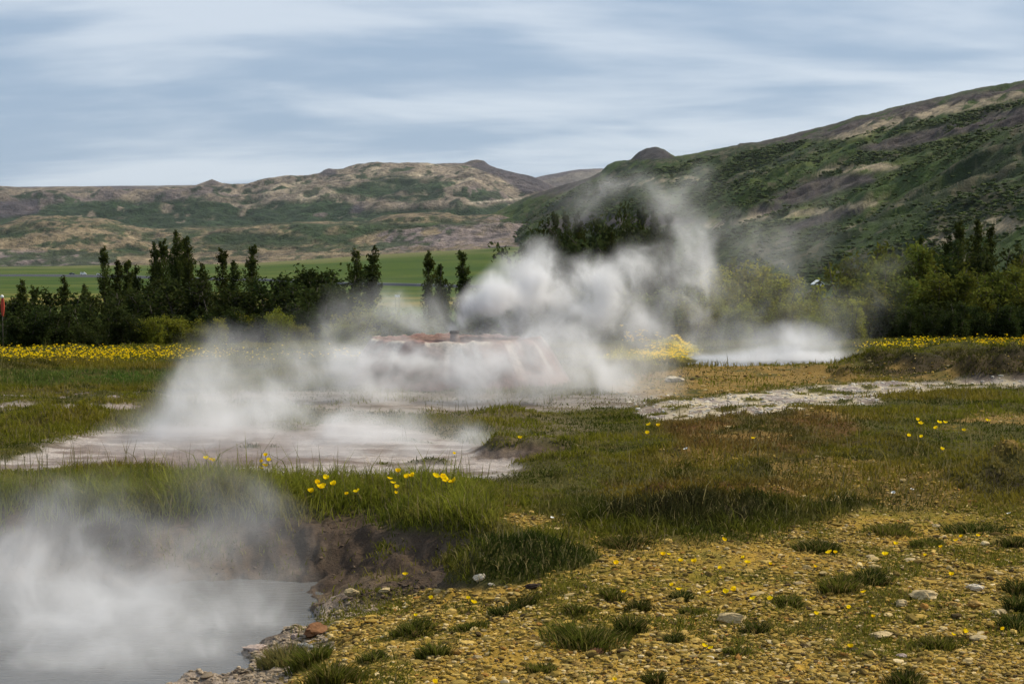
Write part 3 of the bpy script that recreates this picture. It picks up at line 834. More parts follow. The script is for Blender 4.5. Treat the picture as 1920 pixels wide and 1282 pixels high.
bm = bmesh.new(); bmesh.ops.create_icosphere(bm, subdivisions=2, radius=.05, matrix=Matrix.Translation((0, 0, fz - fb))); bm_obj('finial', bm, WHITE, fr, True)
bm = bmesh.new()
n = 12; rows = []
for i in range(n):
    t = i / (n - 1); zz = fz - fb - .07 - t * .52; rr = .016 + .028 * math.sin(math.pi * min(.15 + t * .8, 1))
    rows.append([bm.verts.new((rr * math.cos(j * .5236) * (1 + .35 * (j % 2)) + .01, rr * .8 * math.sin(j * .5236) * (1 + .35 * (j % 2)), zz + .02 * (j % 3))) for j in range(12)])
for A, B in zip(rows[:-1], rows[1:]):
    for j in range(12): bm.faces.new((A[j], A[(j + 1) % 12], B[(j + 1) % 12], B[j]))
bm_obj('cloth', bm, FLAGM, fr, True)

# mound
MD = 19.6
mx0 = ray(684, 640, MD)[0]; mx1 = ray(1030, 640, MD)[0]; mtop = ray(850, 636, MD)[2]
mcx, mrx, mry = (mx0 + mx1) / 2, (mx1 - mx0) / 2, 1.1
A_, R_ = np.meshgrid(np.linspace(0, 2 * np.pi, 240, endpoint=False), np.concatenate([np.linspace(.02, .85, 22), np.linspace(.87, 1.55, 40)]), indexing='ij')
ux, uy = np.cos(A_) * R_, np.sin(A_) * R_
wob_ = .06 * fbm(np.cos(A_) * 3, np.sin(A_) * 3, 4, 401)
prof = 1 - sst(.9, 1.28, R_ + wob_)
X = mcx + ux * mrx + np.where(ux > 0, .25 * (R_ > .95) * (R_ - .95), 0); Y = MD + uy * mry
base = H(X.ravel(), Y.ravel()).reshape(X.shape)
Zm = base - .05 + prof * (mtop - base + .05) + prof * (.03 * fbm(X / .3, Y / .3, 4, 411) + .02 * vnoise(X / .06, Y / .06, 415)) + .02 * (np.exp(-((R_ - .9) / .05) ** 2))
c = np.tile(np.array([.20, .115, .10]), (X.size, 1))
n_ = fbm(X.ravel() / .25, (Y + Zm * 2).ravel() / .25, 4, 421)
c = mixc(c, (.10, .06, .05), sst(-.1, .4, n_)); c = mixc(c, (.21, .12, .095), sst(.1, .4, -n_) * .7)
rimm = np.exp(-((R_ - .93) / .05) ** 2).ravel() * sst(-.2, .2, fbm(A_.ravel() * 4, A_.ravel() * 0, 3, 431))
c = mixc(c, (.5, .45, .38), rimm * .8)
streak = sst(.35, .6, vnoise(A_.ravel() * 14, A_.ravel() * 0, 441)) * sst(.9, 1.0, R_.ravel()) * sst(1.2, 1.0, R_.ravel())
c = mixc(c, (.45, .39, .34), streak * .8)
c = mixc(c, (.2, .13, .1), sst(.85, .6, R_.ravel()) * .6)
na, nr = A_.shape
i = (np.arange(na)[:, None] * nr + np.arange(nr - 1)[None, :]); j = (((np.arange(na) + 1) % na)[:, None] * nr + np.arange(nr - 1)[None, :])
f = np.stack([i.ravel(), i.ravel() + 1, j.ravel() + 1, j.ravel()], 1)
MM = attr_mat('mineral_crust', [(30, .3), (6, .25)], bump_d=.02, bump_scale=25, bump_s=.8)
o = mesh_np('mineral_mound', np.stack([X.ravel(), Y.ravel(), Zm.ravel()], 1), [f], MM, c)
tag(o, 'low flat topped reddish brown mineral mound wrapped in steam', 'mound')
# vent pipe on the mound
x, y, z = ray(853, 641, MD - .75)
pr = empty('vent_pipe', (x, y, mtop - .02)); tag(pr, 'short upright pipe with a dark mouth puffing steam on the reddish mound', 'pipe')
PIPE = simple_mat('crusted_pipe', (.22, .16, .14), .8, .3, 25, bump=.5); PIPED = simple_mat('pipe_mouth', (.06, .052, .05), .8, .2, 20)
bm = bmesh.new(); tube(bm, [(0, 0, -.1), (0, 0, .02), (-.004, 0, .13)], [.075, .062, .055], 16); bm_obj('pipe_body', bm, PIPE, pr, True)
bm = bmesh.new(); tube(bm, [(-.004, 0, .131), (-.006, 0, .165)], [.063, .06], 16); bm_obj('pipe_mouth', bm, PIPED, pr, True)
bm = bmesh.new(); tube(bm, [(0, 0, -.09), (0, 0, -.01)], [.10, .085], 16); bm_obj('collar', bm, PIPE, pr, True)


# ------------------------------------------------------------------ grass tufts on the gravel
TUFTS = [(1170, 1028, 55, .05, 'd', None), (1540, 1030, 55, .06, 'd', None), (1570, 1112, 52, .07, 'g', 'left and larger of the twin green tufts on the gravel'), (1625, 1100, 40, .075, 'd', 'right and darker of the twin green tufts on the gravel'), (1280, 1124, 22, .05, 'd', None), (1145, 1124, 32, .05, 'g', None), (1200, 1138, 28, .045, 'd', None),
         (1420, 1186, 28, .05, 'd', 'low rounded tuft right of the flat cream stone'), (1095, 1205, 85, .085, 'g', 'widest shaggy grass tuft on the near gravel'), (1178, 1192, 35, .075, 'd', 'dark tuft joined to the right end of the widest tuft'), (975, 1138, 28, .055, 'd', None), (1760, 1212, 50, .05, 'g', None), (1905, 1148, 30, .09, 'd', None), (1908, 1112, 28, .075, 'd', None),
         (1905, 1182, 42, .06, 'd', None), (1670, 1000, 60, .05, 'g', None), (1835, 998, 60, .06, 'd', None), (1740, 1024, 40, .045, 'g', None), (1900, 1024, 40, .06, 'd', None), (770, 1186, 40, .05, 'g', None), (815, 1230, 36, .06, 'g', None), (535, 1250, 60, .10, 'y', 'pale dry tuft beside the grey boulder at the pool'), (588, 1252, 42, .10, 'g', 'fresh green tuft right of the pale dry tuft by the pool'), (945, 1150, 34, .05, 'd', None),
         (1300, 1150, 26, .04, 'g', None), (1262, 1210, 20, .04, 'd', None), (1380, 1230, 24, .04, 'g', None), (1230, 1280, 26, .05, 'd', None), (1015, 1258, 36, .04, 'g', None), (1085, 1150, 30, .04, 'g', None), (700, 1240, 34, .05, 'g', None), (1480, 1140, 30, .04, 'g', None), (880, 1180, 40, .04, 'g', None), (1700, 1290, 40, .05, 'd', None), (620, 1290, 60, .09, 'g', None)]
# ------------------------------------------------------------------ grass
def blades(name, x, y, h, w, lean, C, label, kind='stuff', dryfrac=.08):
    n = len(x)
    z = H(x, y)
    z = z + micro(x, y, zones(x, y, z)) - .006
    a = RNG.uniform(0, 2 * np.pi, n); la = RNG.uniform(0, 2 * np.pi, n)
    dx, dy = np.cos(a) * w / 2, np.sin(a) * w / 2
    l = lean * RNG.uniform(.2, 1.3, n)
    bx, by = np.cos(la) * l * h, np.sin(la) * l * h
    V = np.zeros((n, 5, 3))
    V[:, 0] = np.stack([x - dx, y - dy, z], 1); V[:, 1] = np.stack([x + dx, y + dy, z], 1)
    V[:, 2] = np.stack([x + bx * .35 + dx * .75, y + by * .35 + dy * .75, z + h * .55], 1); V[:, 3] = np.stack([x + bx * .35 - dx * .75, y + by * .35 - dy * .75, z + h * .55], 1)
    V[:, 4] = np.stack([x + bx, y + by, z + h * (1 - .35 * l ** 2).clip(.4, 1)], 1)
    k = np.arange(n) * 5
    q = np.stack([k, k + 1, k + 2, k + 3], 1); t = np.stack([k + 3, k + 2, k + 4], 1)
    dry = RNG.random(n) < dryfrac
    C = np.where(dry[:, None], np.array([[.26, .21, .09]]) * RNG.uniform(.6, 1.1, (n, 1)), C * RNG.uniform(.65, 1.4, (n, 1)))
    o = mesh_np(name, V.reshape(-1, 3), [q, t], GRASSM, np.repeat(C, 5, 0), smooth=True)
    return tag(o, label, 'grass', kind=kind)


GRASSM = leaf_mat('grass_blades', .4, 0)


def scatter(n, dmin, dmax, p=1.0):
    """random ground points inside the view wedge, area density ~ D^-p"""
    u = RNG.random(n)
    e = 2 - p
    D = (dmin ** e + u * (dmax ** e - dmin ** e)) ** (1 / e) if abs(e) > 1e-6 else dmin * (dmax / dmin) ** u
    px = RNG.uniform(-620, 2540, n)
    return (px - CX) / F * D, D


def hum0(px, py):
    return sst(-12, 12, sdpoly(px, py, [(815, 1062), (860, 1035), (960, 1018), (1090, 1030), (1108, 1060), (1000, 1092), (880, 1090)]))


def grass_fields():
    x, y = scatter(1120000, 5.4, 31.5, 1.55)
    z = H(x, y); Z = zones(x, y, z)
    px, py = Z['px'], Z['py']
    bare = np.clip(Z['gravel'] * 1.0 + Z['sinter'] * 1.2 + Z['soil'] * (.97 - .5 * sst(.0, .35, Z['n1'] + .4 * Z['n2']) * sst(1070, 1030, py)) + Z['ochre'] * .93 * (1 - .9 * Z['heath']) + Z['heath'] * .1 + Z['mudgrass'] * .4, 0, 1)
    dens = 1 - bare
    dens = np.maximum(dens, .9 * hum0(px, py))
    dens *= .62 + .38 * sst(-.45, .15, Z['n1'] + .3 * Z['n2'])
    # straggling patches inside the gravel
    dens = np.maximum(dens, Z['gravel'] * .85 * sst(-.14, .24, Z['n1'] + .45 * Z['n3'] + .5 * Z['n2']))
    for a, b_, hw, _h2, _c, _l in TUFTS:
        dens = np.maximum(dens, .8 * np.exp(-(((px - a) / (1.7 * hw)) ** 2 + ((py - b_ - 4) / (.55 * hw)) ** 2) * 1.3) * sst(-.5, .3, Z['n2'] + .5 * Z['n1'] + .2))
    water = (sdpoly(x, y, POOL) > -.03) | (sdpoly(x, y, FAR_POOL) > -.1)
    dens[water] = 0
    dens = dens * (1 - sst(530, 470, px) * sst(1190, 1215, py)) * (1 - .75 * sst(640, 560, px) * sst(1190, 1215, py))
    keep = RNG.random(len(x)) < dens
    x, y = x[keep], y[keep]; Z = {k: v[keep] for k, v in Z.items()}; px, py = px[keep], py[keep]
    lush = sst(980, 860, px) * sst(898, 925, py) * sst(1010, 975, py) * (.6 + .4 * sst(-.3, .3, Z['n1']))          # tall fresh grass before the terrace
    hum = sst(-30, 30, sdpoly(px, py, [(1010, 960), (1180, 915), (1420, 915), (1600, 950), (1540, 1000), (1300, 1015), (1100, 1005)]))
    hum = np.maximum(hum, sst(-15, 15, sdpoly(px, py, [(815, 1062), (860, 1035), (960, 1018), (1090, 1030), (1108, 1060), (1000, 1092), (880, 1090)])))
    h = .026 + .040 * sst(-.1, .5, Z['n1'] + .5 * Z['n2']) + .13 * lush + .02 * sst(.1, .5, Z['n3']) + .045 * hum
    h = h * (1 - .5 * Z['gravel']) * RNG.uniform(.5, 1.35, len(x)) * (1 + .3 * sst(0, 20, y - 12))
    h = np.where(RNG.random(len(x)) < .015, h * 1.9, h)
    w = .0038 + .00042 * y
    C = np.tile(np.array([.138, .134, .016]), (len(x), 1))
    C = mixc(C, (.165, .135, .018), sst(-.1, .5, Z['n3'] + .4 * Z['n1']))
    C = mixc(C, (.048, .058, .009), sst(.0, .35, -Z['n1'] + .5 * Z['n2']))
    C = mixc(C, (.20, .205, .026), lush * .85)
    C = mixc(C, (.075, .12, .022), sst(420, 250, px) * sst(690, 700, py) * sst(735, 715, py))
    C = mixc(C, (.20, .155, .05), sst(.15, .55, fbm(x / .35, y / .22, 3, 171)) * .6)
    C = mixc(C, (.14, .075, .03), np.clip(Z['rust'], 0, 1) * .7)
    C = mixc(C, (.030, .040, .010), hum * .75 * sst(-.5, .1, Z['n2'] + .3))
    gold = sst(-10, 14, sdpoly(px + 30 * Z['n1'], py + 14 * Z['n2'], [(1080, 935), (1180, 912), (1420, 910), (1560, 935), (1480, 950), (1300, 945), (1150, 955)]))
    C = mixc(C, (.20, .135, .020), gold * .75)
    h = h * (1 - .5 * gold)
    C = mixc(C, (.035, .032, .014), Z['heath'] * .8)
    C = mixc(C, (.45, .38, .02), Z['moss'] * .85)
    C = mixc(C, (.14, .13, .022), Z['gravel'] * .6)
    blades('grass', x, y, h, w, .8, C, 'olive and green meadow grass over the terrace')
    # slender seed stalks
    x, y = scatter(7000, 6.5, 20, 1.2); z = H(x, y); Z = zones(x, y, z)
    k = RNG.random(len(x)) < (1 - np.clip(Z['gravel'] + Z['sinter'] * 1.3 + Z['soil'] * 1.2 + Z['ochre'] + Z['heath'], 0, 1)) * .75
    k &= sdpoly(x, y, POOL) < -.05
    x, y = x[k], y[k]
    n = len(x)
    lush = sst(980, 860, Z['px'][k]) * sst(868, 890, Z['py'][k]) * sst(1010, 975, Z['py'][k])
    blades('stalk_grass', x, y, RNG.uniform(.07, .15, n) + .16 * lush, .004 + .0002 * y, .25, np.tile(np.array([[.15, .13, .06]]), (n, 1)), 'thin pale seed stalks among the meadow grass', dryfrac=.35)


grass_fields()


# ------------------------------------------------------------------ gravel
def stone_mesh(seed, sub=2, flat=.6):
    bmx = bmesh.new(); bmesh.ops.create_icosphere(bmx, subdivisions=sub, radius=1)
    r = np.random.default_rng(seed)
    v = np.array([q.co[:] for q in bmx.verts]); f = np.array([[q.index for q in p.verts] for p in bmx.faces]); bmx.free()
    for k in range(7):                       # chip flat facets off the ball
        d = r.standard_normal(3); d /= np.linalg.norm(d); lim = r.uniform(.55, .85)
        s = v @ d
        v = v - np.outer(np.clip(s - lim, 0, None), d)
    v *= (1 + .06 * r.standard_normal((len(v), 1)))
    v *= np.array([r.uniform(.9, 1.6), r.uniform(.6, 1.1), flat * r.uniform(.6, 1.1)])
    return v, f


def pebble_field():
    def batch(n, sub, smin, smax, dmin, dmax, p):
        x, y = scatter(n, dmin, dmax, p); z = H(x, y); Z = zones(x, y, z); z = z + micro(x, y, Z)
        d = Z['gravel'] * (.35 + .65 * sst(-.5, .1, Z['n1'])) * (1 - .5 * sst(-.12, .25, Z['n3'] + .6 * Z['n1'] + .3 * Z['n2'])) + .8 * Z['ochre'] * .5 + .55 * Z['sinter'] * sst(1100, 1250, Z['px']) + .03 * Z['soil'] + .5 * (np.exp(-((z + .32) / .07) ** 2)) * (y < 8.1)
        k = (RNG.random(n) < d) & (sdpoly(x, y, POOL) < -.02)
        x, y, z = x[k], y[k], z[k]; n = len(x)
        var = [stone_mesh(500 + q, sub) for q in range(8)]
        VV, FF, CC, off = [], [], [], 0
        pick = RNG.integers(0, 8, n)
        r = smin * (smax / smin) ** (RNG.random(n) ** 2.2)
        cols = np.array([[.35, .23, .052], [.39, .265, .075], [.22, .155, .04], [.46, .34, .15], [.15, .10, .03], [.50, .39, .21], [.08, .055, .025], [.32, .16, .04]])
        pc = RNG.choice(8, n, p=[.27, .17, .20, .11, .12, .03, .07, .03])
        Cb = cols[pc] * RNG.uniform(.7, 1.2, (n, 1))
        sint = Z['sinter'][k] > .5
        Cb[sint] = np.array([.55, .5, .42]) * RNG.uniform(.7, 1.15, (sint.sum(), 1))
        soi = Z['soil'][k] > .4
        Cb[soi] = np.array([.09, .065, .045]) * RNG.uniform(.6, 1.4, (soi.sum(), 1))
        rm = (z < -.27) & (y < 8.3)
        Cb[rm] = np.array([.30, .235, .165]) * RNG.uniform(.5, 1.3, (rm.sum(), 1))
        for q in range(8):
            s = np.where(pick == q)[0]
            if not len(s): continue
            v, f = var[q]; m = len(v)
            a = RNG.uniform(0, 6.28, len(s)); ca, sa = np.cos(a), np.sin(a)
            vx = v[None, :, 0] * ca[:, None] - v[None, :, 1] * sa[:, None]; vy = v[None, :, 0] * sa[:, None] + v[None, :, 1] * ca[:, None]
            V = np.stack([vx, vy, np.broadcast_to(v[None, :, 2], vx.shape)], 2) * r[s][:, None, None]
            V += np.stack([x[s], y[s], z[s] + r[s] * .22], 1)[:, None, :]
            VV.append(V.reshape(-1, 3)); FF.append((f[None] + (np.arange(len(s)) * m)[:, None, None] + off).reshape(-1, 3)); CC.append(np.repeat(Cb[s], m, 0)); off += len(s) * m
        return np.concatenate(VV), np.concatenate(FF), np.concatenate(CC), off
    a = batch(400000, 1, .0036, .016, 5.3, 12, 1.6); b_ = batch(12500, 2, .009, .030, 5.3, 12, 1.4); c_ = batch(54000, 1, .009, .032, 12, 27, 1.4)
    V = np.concatenate([a[0], b_[0], c_[0]]); Fc = np.concatenate([a[1], b_[1] + a[3], c_[1] + a[3] + b_[3]]); C = np.concatenate([a[2], b_[2], c_[2]])
    o = mesh_np('gravel', V, [Fc], STONEM, C, smooth=False)
    tag(o, 'ochre and cream gravel strewn over the bare ground', 'gravel', kind='stuff')


STONEM = attr_mat('stone_surface', [(120, .25), (30, .2)], bump_d=.003, bump_scale=160, bump_s=.6, spec=.03)
pebble_field()

# ------------------------------------------------------------------ landmarks for wording
MARKS = [('the round white stone', 900, 1086), ('the big dark tussock', 960, 1050), ('the dark grassy hummock', 1290, 985), ('the widest grass tuft', 1100, 1195), ('the twin green tufts', 1590, 1100),
         ('the cluster of pale stones', 1770, 1128), ('the flat cream stone', 1372, 1168), ('the pool shore', 500, 1225), ('the brown earth bank', 740, 1060), ('the dark tufts at the right edge', 1905, 1140), ('the upper right gravel edge', 1750, 965),
         ('the small blue grey stone', 1400, 1069), ('the low rounded tuft', 1420, 1182), ('the pair of ochre stones', 1806, 1140), ('the brown flat rock', 592, 1190), ('the grey boulder by the pool', 575, 1220)]
USED = set()


def where(px, py, skip=None):
    ms = sorted(MARKS, key=lambda m: (m[1] - px) ** 2 + 2.5 * (m[2] - py) ** 2)
    ms = [m for m in ms if m[0] != skip]

    def rel(m):
        dx, dy = px - m[1], py - m[2]
        side = ('right of ' if dx > 0 else 'left of ') if abs(dx) > 1.4 * abs(dy) else ('in front of ' if dy > 0 else 'behind ')
        d = math.hypot(dx, 1.6 * dy)
        return ('close ' if d < 45 else '' if d < 110 else 'well ') + side + m[0]
    return [rel(m) for m in ms[:6]]


def unique(desc, px, py, skip=None):
    w = where(px, py, skip)
    for cand in [desc + ' ' + w[0]] + [desc + ' ' + w[0] + ', ' + q for q in w[1:]] + [desc + ' ' + w[1] + ', ' + q for q in w[2:]]:
        if cand not in USED and len(cand.split()) <= 16:
            USED.add(cand); return cand
    cand = desc + ' ' + w[-1]; USED.add(cand); return cand


# ------------------------------------------------------------------ individual stones
STONES = [(900, 1086, 15, 'w', 'rounded white stone at the foot of the big dark tussock'), (922, 1097, 6, 'w', 'tiny white pebble beside the rounded white stone'), (1660, 1093, 11, 'c', None), (1827, 1108, 13, 'w', None), (1732, 1131, 24, 'c', 'long flat cream stone in the cluster of pale stones'), (1751, 1119, 7, 'w', None),
          (1787, 1139, 16, 'o', 'left of two blocky ochre stones near the right edge'), (1825, 1140, 16, 'o', 'right of two blocky ochre stones near the right edge'), (1875, 1156, 12, 'c', None), (1690, 1142, 15, 'c', None), (1372, 1168, 20, 'c', 'flat cream stone alone left of the low rounded tuft'), (1115, 1224, 17, 'r', 'rusty brown stone below the widest grass tuft'),
          (1150, 1207, 12, 'o', None), (1532, 1180, 15, 'd', 'dark brown stone right of the low rounded tuft'), (1650, 1195, 17, 'c', None), (1795, 1220, 12, 'o', None), (1507, 1134, 6, 'w', None), (1632, 1045, 8, 'c', None), (1400, 1069, 7, 'b', 'small blue grey stone below two yellow flowers'), (1092, 1103, 9, 'd', None),
          (1695, 1235, 11, 'p', None), (1000, 1106, 11, 'd', None), (1755, 991, 9, 'c', None), (800, 1112, 8, 'c', None), (762, 1131, 7, 'w', None), (722, 1115, 12, 'c', None), (575, 1222, 20, 'g', 'lichen spotted grey boulder by the pool shore'), (592, 1190, 27, 'r', 'brown flat rock on the slope above the pool shore'),
          (852, 1223, 12, 'o', None), (895, 1231, 9, 'c', None), (480, 1217, 20, 'p', 'pinkish stone at the tip of the pool shore'), (425, 1242, 16, 'p', None), (660, 1128, 13, 'c', None), (1265, 715, 14, 'w', 'whitish rock in front of the steam beside the reddish mound'), (1595, 1221, 14, 'd', None), (640, 1150, 9, 'c', None), (1240, 1245, 10, 'o', None), (1460, 1250, 11, 'c', None),
          (1330, 1235, 8, 'w', None), (1840, 1255, 10, 'o', None), (980, 1250, 9, 'o', None), (1500, 1095, 9, 'c', None), (1690, 1065, 7, 'c', None), (555, 1195, 12, 'p', None), (385, 1255, 12, 'p', None), (300, 1272, 13, 'p', None)]
SC_ = {'w': ((.58, .50, .37), 'white'), 'c': ((.42, .32, .17), 'cream'), 'o': ((.34, .21, .065), 'ochre'), 'r': ((.16, .08, .04), 'rusty brown'), 'd': ((.05, .036, .028), 'dark brown'), 'b': ((.07, .08, .11), 'blue grey'), 'p': ((.36, .28, .24), 'pinkish'), 'g': ((.26, .25, .23), 'grey')}
for k, (px, py, r, cc, lab) in enumerate(STONES):
    p = ground_hit(px, py)
    R = r / F * p.y * .95
    v, f = stone_mesh(900 + k, 3 if r > 9 else 2, .62)
    rs = np.random.default_rng(k)
    v = v * (1 + .05 * rs.standard_normal((len(v), 1)))
    c = np.array([SC_[cc][0]]) * rs.uniform(.75, 1.15, (len(v), 1))
    o = mesh_np('stone', v * R, [f], STONEM, c, smooth=False)
    o.location = (p.x, p.y, p.z + R * .25); o.rotation_euler = (0, 0, rs.uniform(-.4, .4))
    tag(o, lab or unique(('small ' if r < 10 else '') + SC_[cc][1] + ' stone', px, py), 'stone', 'larger stones on the gravel')

TC = {'d': (.052, .062, .012), 'g': (.095, .10, .016), 'y': (.15, .14, .045)}
TW = {'d': 'dark green tuft', 'g': 'green grass tuft', 'y': 'pale grass tuft'}
for px, py, hw, hh, cc, lab in TUFTS:
    p = ground_hit(px, py)
    R = 1.2 * hw / F * p.y; hh *= .72
    n = int(620 * max(R / .12, .35))
    ns = random.randint(5, 8); sa = RNG.uniform(0, 6.28, ns); sr = R * RNG.uniform(.0, .42, ns); si = RNG.integers(0, ns, n); sw_ = R * RNG.uniform(.2, .4, ns)
    lx = sr[si] * np.cos(sa[si]) * 1.15 + RNG.normal(0, 1, n).clip(-1.5, 1.5) * sw_[si]; ly = sr[si] * np.sin(sa[si]) * .6 + RNG.normal(0, 1, n).clip(-1.5, 1.5) * sw_[si] * .8
    rr = np.minimum(np.hypot(lx, ly), R * 1.3); aa = np.arctan2(ly, lx)
    kk = 1 - .5 * (rr / R) ** 2
    gz = H(p.x + lx, p.y + ly); gz = gz + micro(p.x + lx, p.y + ly, zones(p.x + lx, p.y + ly, gz)) - p.z
    h = hh * kk * RNG.uniform(.5, 1.3, n) * 1.15
    la = aa + RNG.normal(0, .6, n); l = .45 + .75 * (rr / R) * RNG.uniform(.5, 1.3, n)
    bx, by = np.cos(la) * l * h, np.sin(la) * l * h
    w = .0030 * RNG.uniform(.6, 1.4, n); wa = RNG.uniform(0, 6.28, n); dx, dy = np.cos(wa) * w, np.sin(wa) * w
    V = np.zeros((n, 5, 3)); o_ = np.zeros(n)
    V[:, 0] = np.stack([lx - dx, ly - dy, gz - .01], 1); V[:, 1] = np.stack([lx + dx, ly + dy, gz - .01], 1)
    V[:, 2] = np.stack([lx + bx * .35 + dx * .7, ly + by * .35 + dy * .7, gz + h * .6], 1); V[:, 3] = np.stack([lx + bx * .35 - dx * .7, ly + by * .35 - dy * .7, gz + h * .6], 1)
    V[:, 4] = np.stack([lx + bx, ly + by, gz + h], 1)
    k = np.arange(n) * 5
    C = np.array([TC[cc]]) * RNG.uniform(.6, 1.45, (n, 1)); dry = RNG.random(n) < .22; C[dry] = (.22, .17, .06)
    o = mesh_np('grass_tuft', V.reshape(-1, 3), [np.stack([k, k + 1, k + 2, k + 3], 1), np.stack([k + 3, k + 2, k + 4], 1)], GRASSM, np.repeat(C, 5, 0))
    o.location = p
    tag(o, lab or unique(TW[cc], px, py), 'grass tuft', 'grass tufts on the gravel')

# ------------------------------------------------------------------ flowers
N = Nodes('yellow_petal')
rnd = N.n('ShaderNodeObjectInfo').outputs['Random']
mixn = N.n('ShaderNodeMix', data_type='RGBA'); N.link(rnd, mixn.inputs['Factor'])
mixn.inputs['A'].default_value = (.90, .70, .012, 1); mixn.inputs['B'].default_value = (.88, .60, .008, 1)
d = N.n('ShaderNodeBsdfDiffuse', ins={'Color': mixn.outputs['Result']}); t = N.n('ShaderNodeBsdfTranslucent', ins={'Color': mixn.outputs['Result']})
mx = N.n('ShaderNodeMixShader', ins={0: .45, 1: d.outputs[0], 2: t.outputs[0]}); N.link(mx.outputs[0], N.out.inputs[0])
PETAL = N.m
WPET = simple_mat('white_petal', (.8, .8, .76), .7, .05, 20)
STEM = simple_mat('flower_stem', (.07, .085, .03), .7, .2, 30)


def bloom_mesh(R, cup, mat, seed):
    r = random.Random(seed); bm = bmesh.new()
    for k in range(5):
        a = k * 6.2832 / 5 + r.uniform(-.12, .12); c = cup * r.uniform(.8, 1.2)
        grid = []
        for i in range(4):
            t = i / 3; rad = R * (.08 + .92 * t) * math.cos(c * t); zz = R * math.sin(c) * t ** 1.3
            wd = R * (.12 + .62 * math.sin(math.pi * (.12 + .72 * t)))
            grid.append([bm.verts.new((rad * math.cos(a) - s * wd * math.sin(a), rad * math.sin(a) + s * wd * math.cos(a), zz + .12 * R * abs(s))) for s in (-.62, 0, .62)])
        for A, B in zip(grid[:-1], grid[1:]):
            for j in range(2): bm.faces.new((A[j], A[j + 1], B[j + 1], B[j]))
    bmesh.ops.create_icosphere(bm, subdivisions=1, radius=R * .22, matrix=Matrix.Translation((0, 0, R * .12)))
    return bm_obj('bloom', bm, mat, link=False, smooth=True)


BLOOM = [bloom_mesh(1.0, c, PETAL, 10 + i) for i, c in enumerate((.75, .95, .55, 1.1))]
WBLOOM = bloom_mesh(1.0, .5, WPET, 3)
bm = bmesh.new(); tube(bm, [(0, 0, 0), (.03, .01, .5), (0, 0, 1)], [.016, .012, .009], 5); STEMME = bm_obj('stem', bm, STEM, link=False)
STEMME.name = 'stem'
bm = bmesh.new()
for k in range(3):
    a = k * 2.1
    P = [(0, 0, .02), (.5 * math.cos(a - .25), .5 * math.sin(a - .25), .35), (1.0 * math.cos(a), 1.0 * math.sin(a), .45), (.5 * math.cos(a + .25), .5 * math.sin(a + .25), .35)]
    bm.faces.new([bm.verts.new(p) for p in P])
LEAFME = bm_obj('leaf', bm, STEM, link=False)


def flower(head, base, R, label, group, name='yellow_flower', bl=None, leaves=True):
    r = empty(name, base); tag(r, label, 'flower', group)
    d = Vector(head) - Vector(base)
    s = obj('stem', STEMME, r); L = d.length
    s.rotation_euler = d.to_track_quat('Z', 'Y').to_euler(); s.scale = (max(R * .11 / .016, .06),) * 2 + (L,)
    h = obj('bloom', bl or random.choice(BLOOM), r); h.location = d
    h.rotation_euler = (random.uniform(-.45, .55), random.uniform(-.4, .4), random.uniform(0, 6.28)); h.scale = (R, R, R)
    if leaves:
        l = obj('leaf', LEAFME, r); l.scale = (R * 1.1,) * 3; l.rotation_euler = (0, 0, random.uniform(0, 6))
    return r


TALL = [(386, 860, 10.6, 6, 'leftmost flower of the close yellow trio against white steam'), (395, 862, 10.6, 5, 'middle flower of the close yellow trio against white steam'), (402, 864, 10.6, 5, 'rightmost flower of the close yellow trio against white steam'),
        (498, 855, 10.5, 6, 'topmost flower of the upright yellow spray against the steam'), (503, 864, 10.5, 6, 'upper right flower of the upright yellow spray'), (491, 866, 10.5, 5, 'upper left flower of the upright yellow spray'), (497, 874, 10.5, 6, 'fourth flower down of the upright yellow spray'), (489, 878, 10.5, 5, 'lowest flower of the upright yellow spray'),
        (472, 899, 10.3, 5, 'lone yellow flower low in misty grass left of the upright spray'), (583, 923, 9.9, 8, 'low left flower of the loose yellow bunch in the grass'), (594, 906, 10.0, 7, 'upper left flower of the loose yellow bunch in the grass'), (600, 915, 9.9, 9, 'largest middle flower of the loose yellow bunch'), (606, 911, 10.0, 6, 'small flower touching the largest one of the loose bunch'),
        (610, 898, 10.1, 8, 'highest flower of the loose yellow bunch'), (627, 909, 10.0, 8, 'right flower of the loose yellow bunch'), (650, 927, 9.9, 5, 'tiny yellow flower low between the loose bunch and the tall row'), (669, 922, 9.9, 7, 'single yellow flower right of the loose bunch'), (731, 898, 10.1, 6, 'leftmost flower of the tall row above green grass'),
        (737, 906, 10.0, 6, 'second flower of the tall row, just below the leftmost'), (743, 915, 10.0, 7, 'third flower down at the left end of the tall row'), (742, 925, 9.9, 5, 'lowest flower at the left end of the tall row'), (746, 885, 10.2, 7, 'highest flower of the tall row above green grass'), (763, 896, 10.1, 8, 'left of two mid height flowers inside the tall row'),
        (774, 893, 10.1, 7, 'right of two mid height flowers inside the tall row'), (817, 894, 10.1, 8, 'left flower of the bright yellow group right of the tall row'), (830, 897, 10.1, 9, 'upper flower of the touching pair in the bright yellow group'), (834, 902, 10.0, 9, 'lower flower of the touching pair in the bright yellow group'), (850, 904, 10.0, 9, 'rightmost and largest flower of the bright yellow group')]
for px, py, D, r, lab in TALL:
    hd = Vector(ray(px, py, D)); bx = hd.x + random.uniform(-.03, .03)
    flower(hd, (bx, D + .03, hz(bx, D + .03)), 1.12 * r / F * D, lab, 'tall yellow flowers in the green grass')
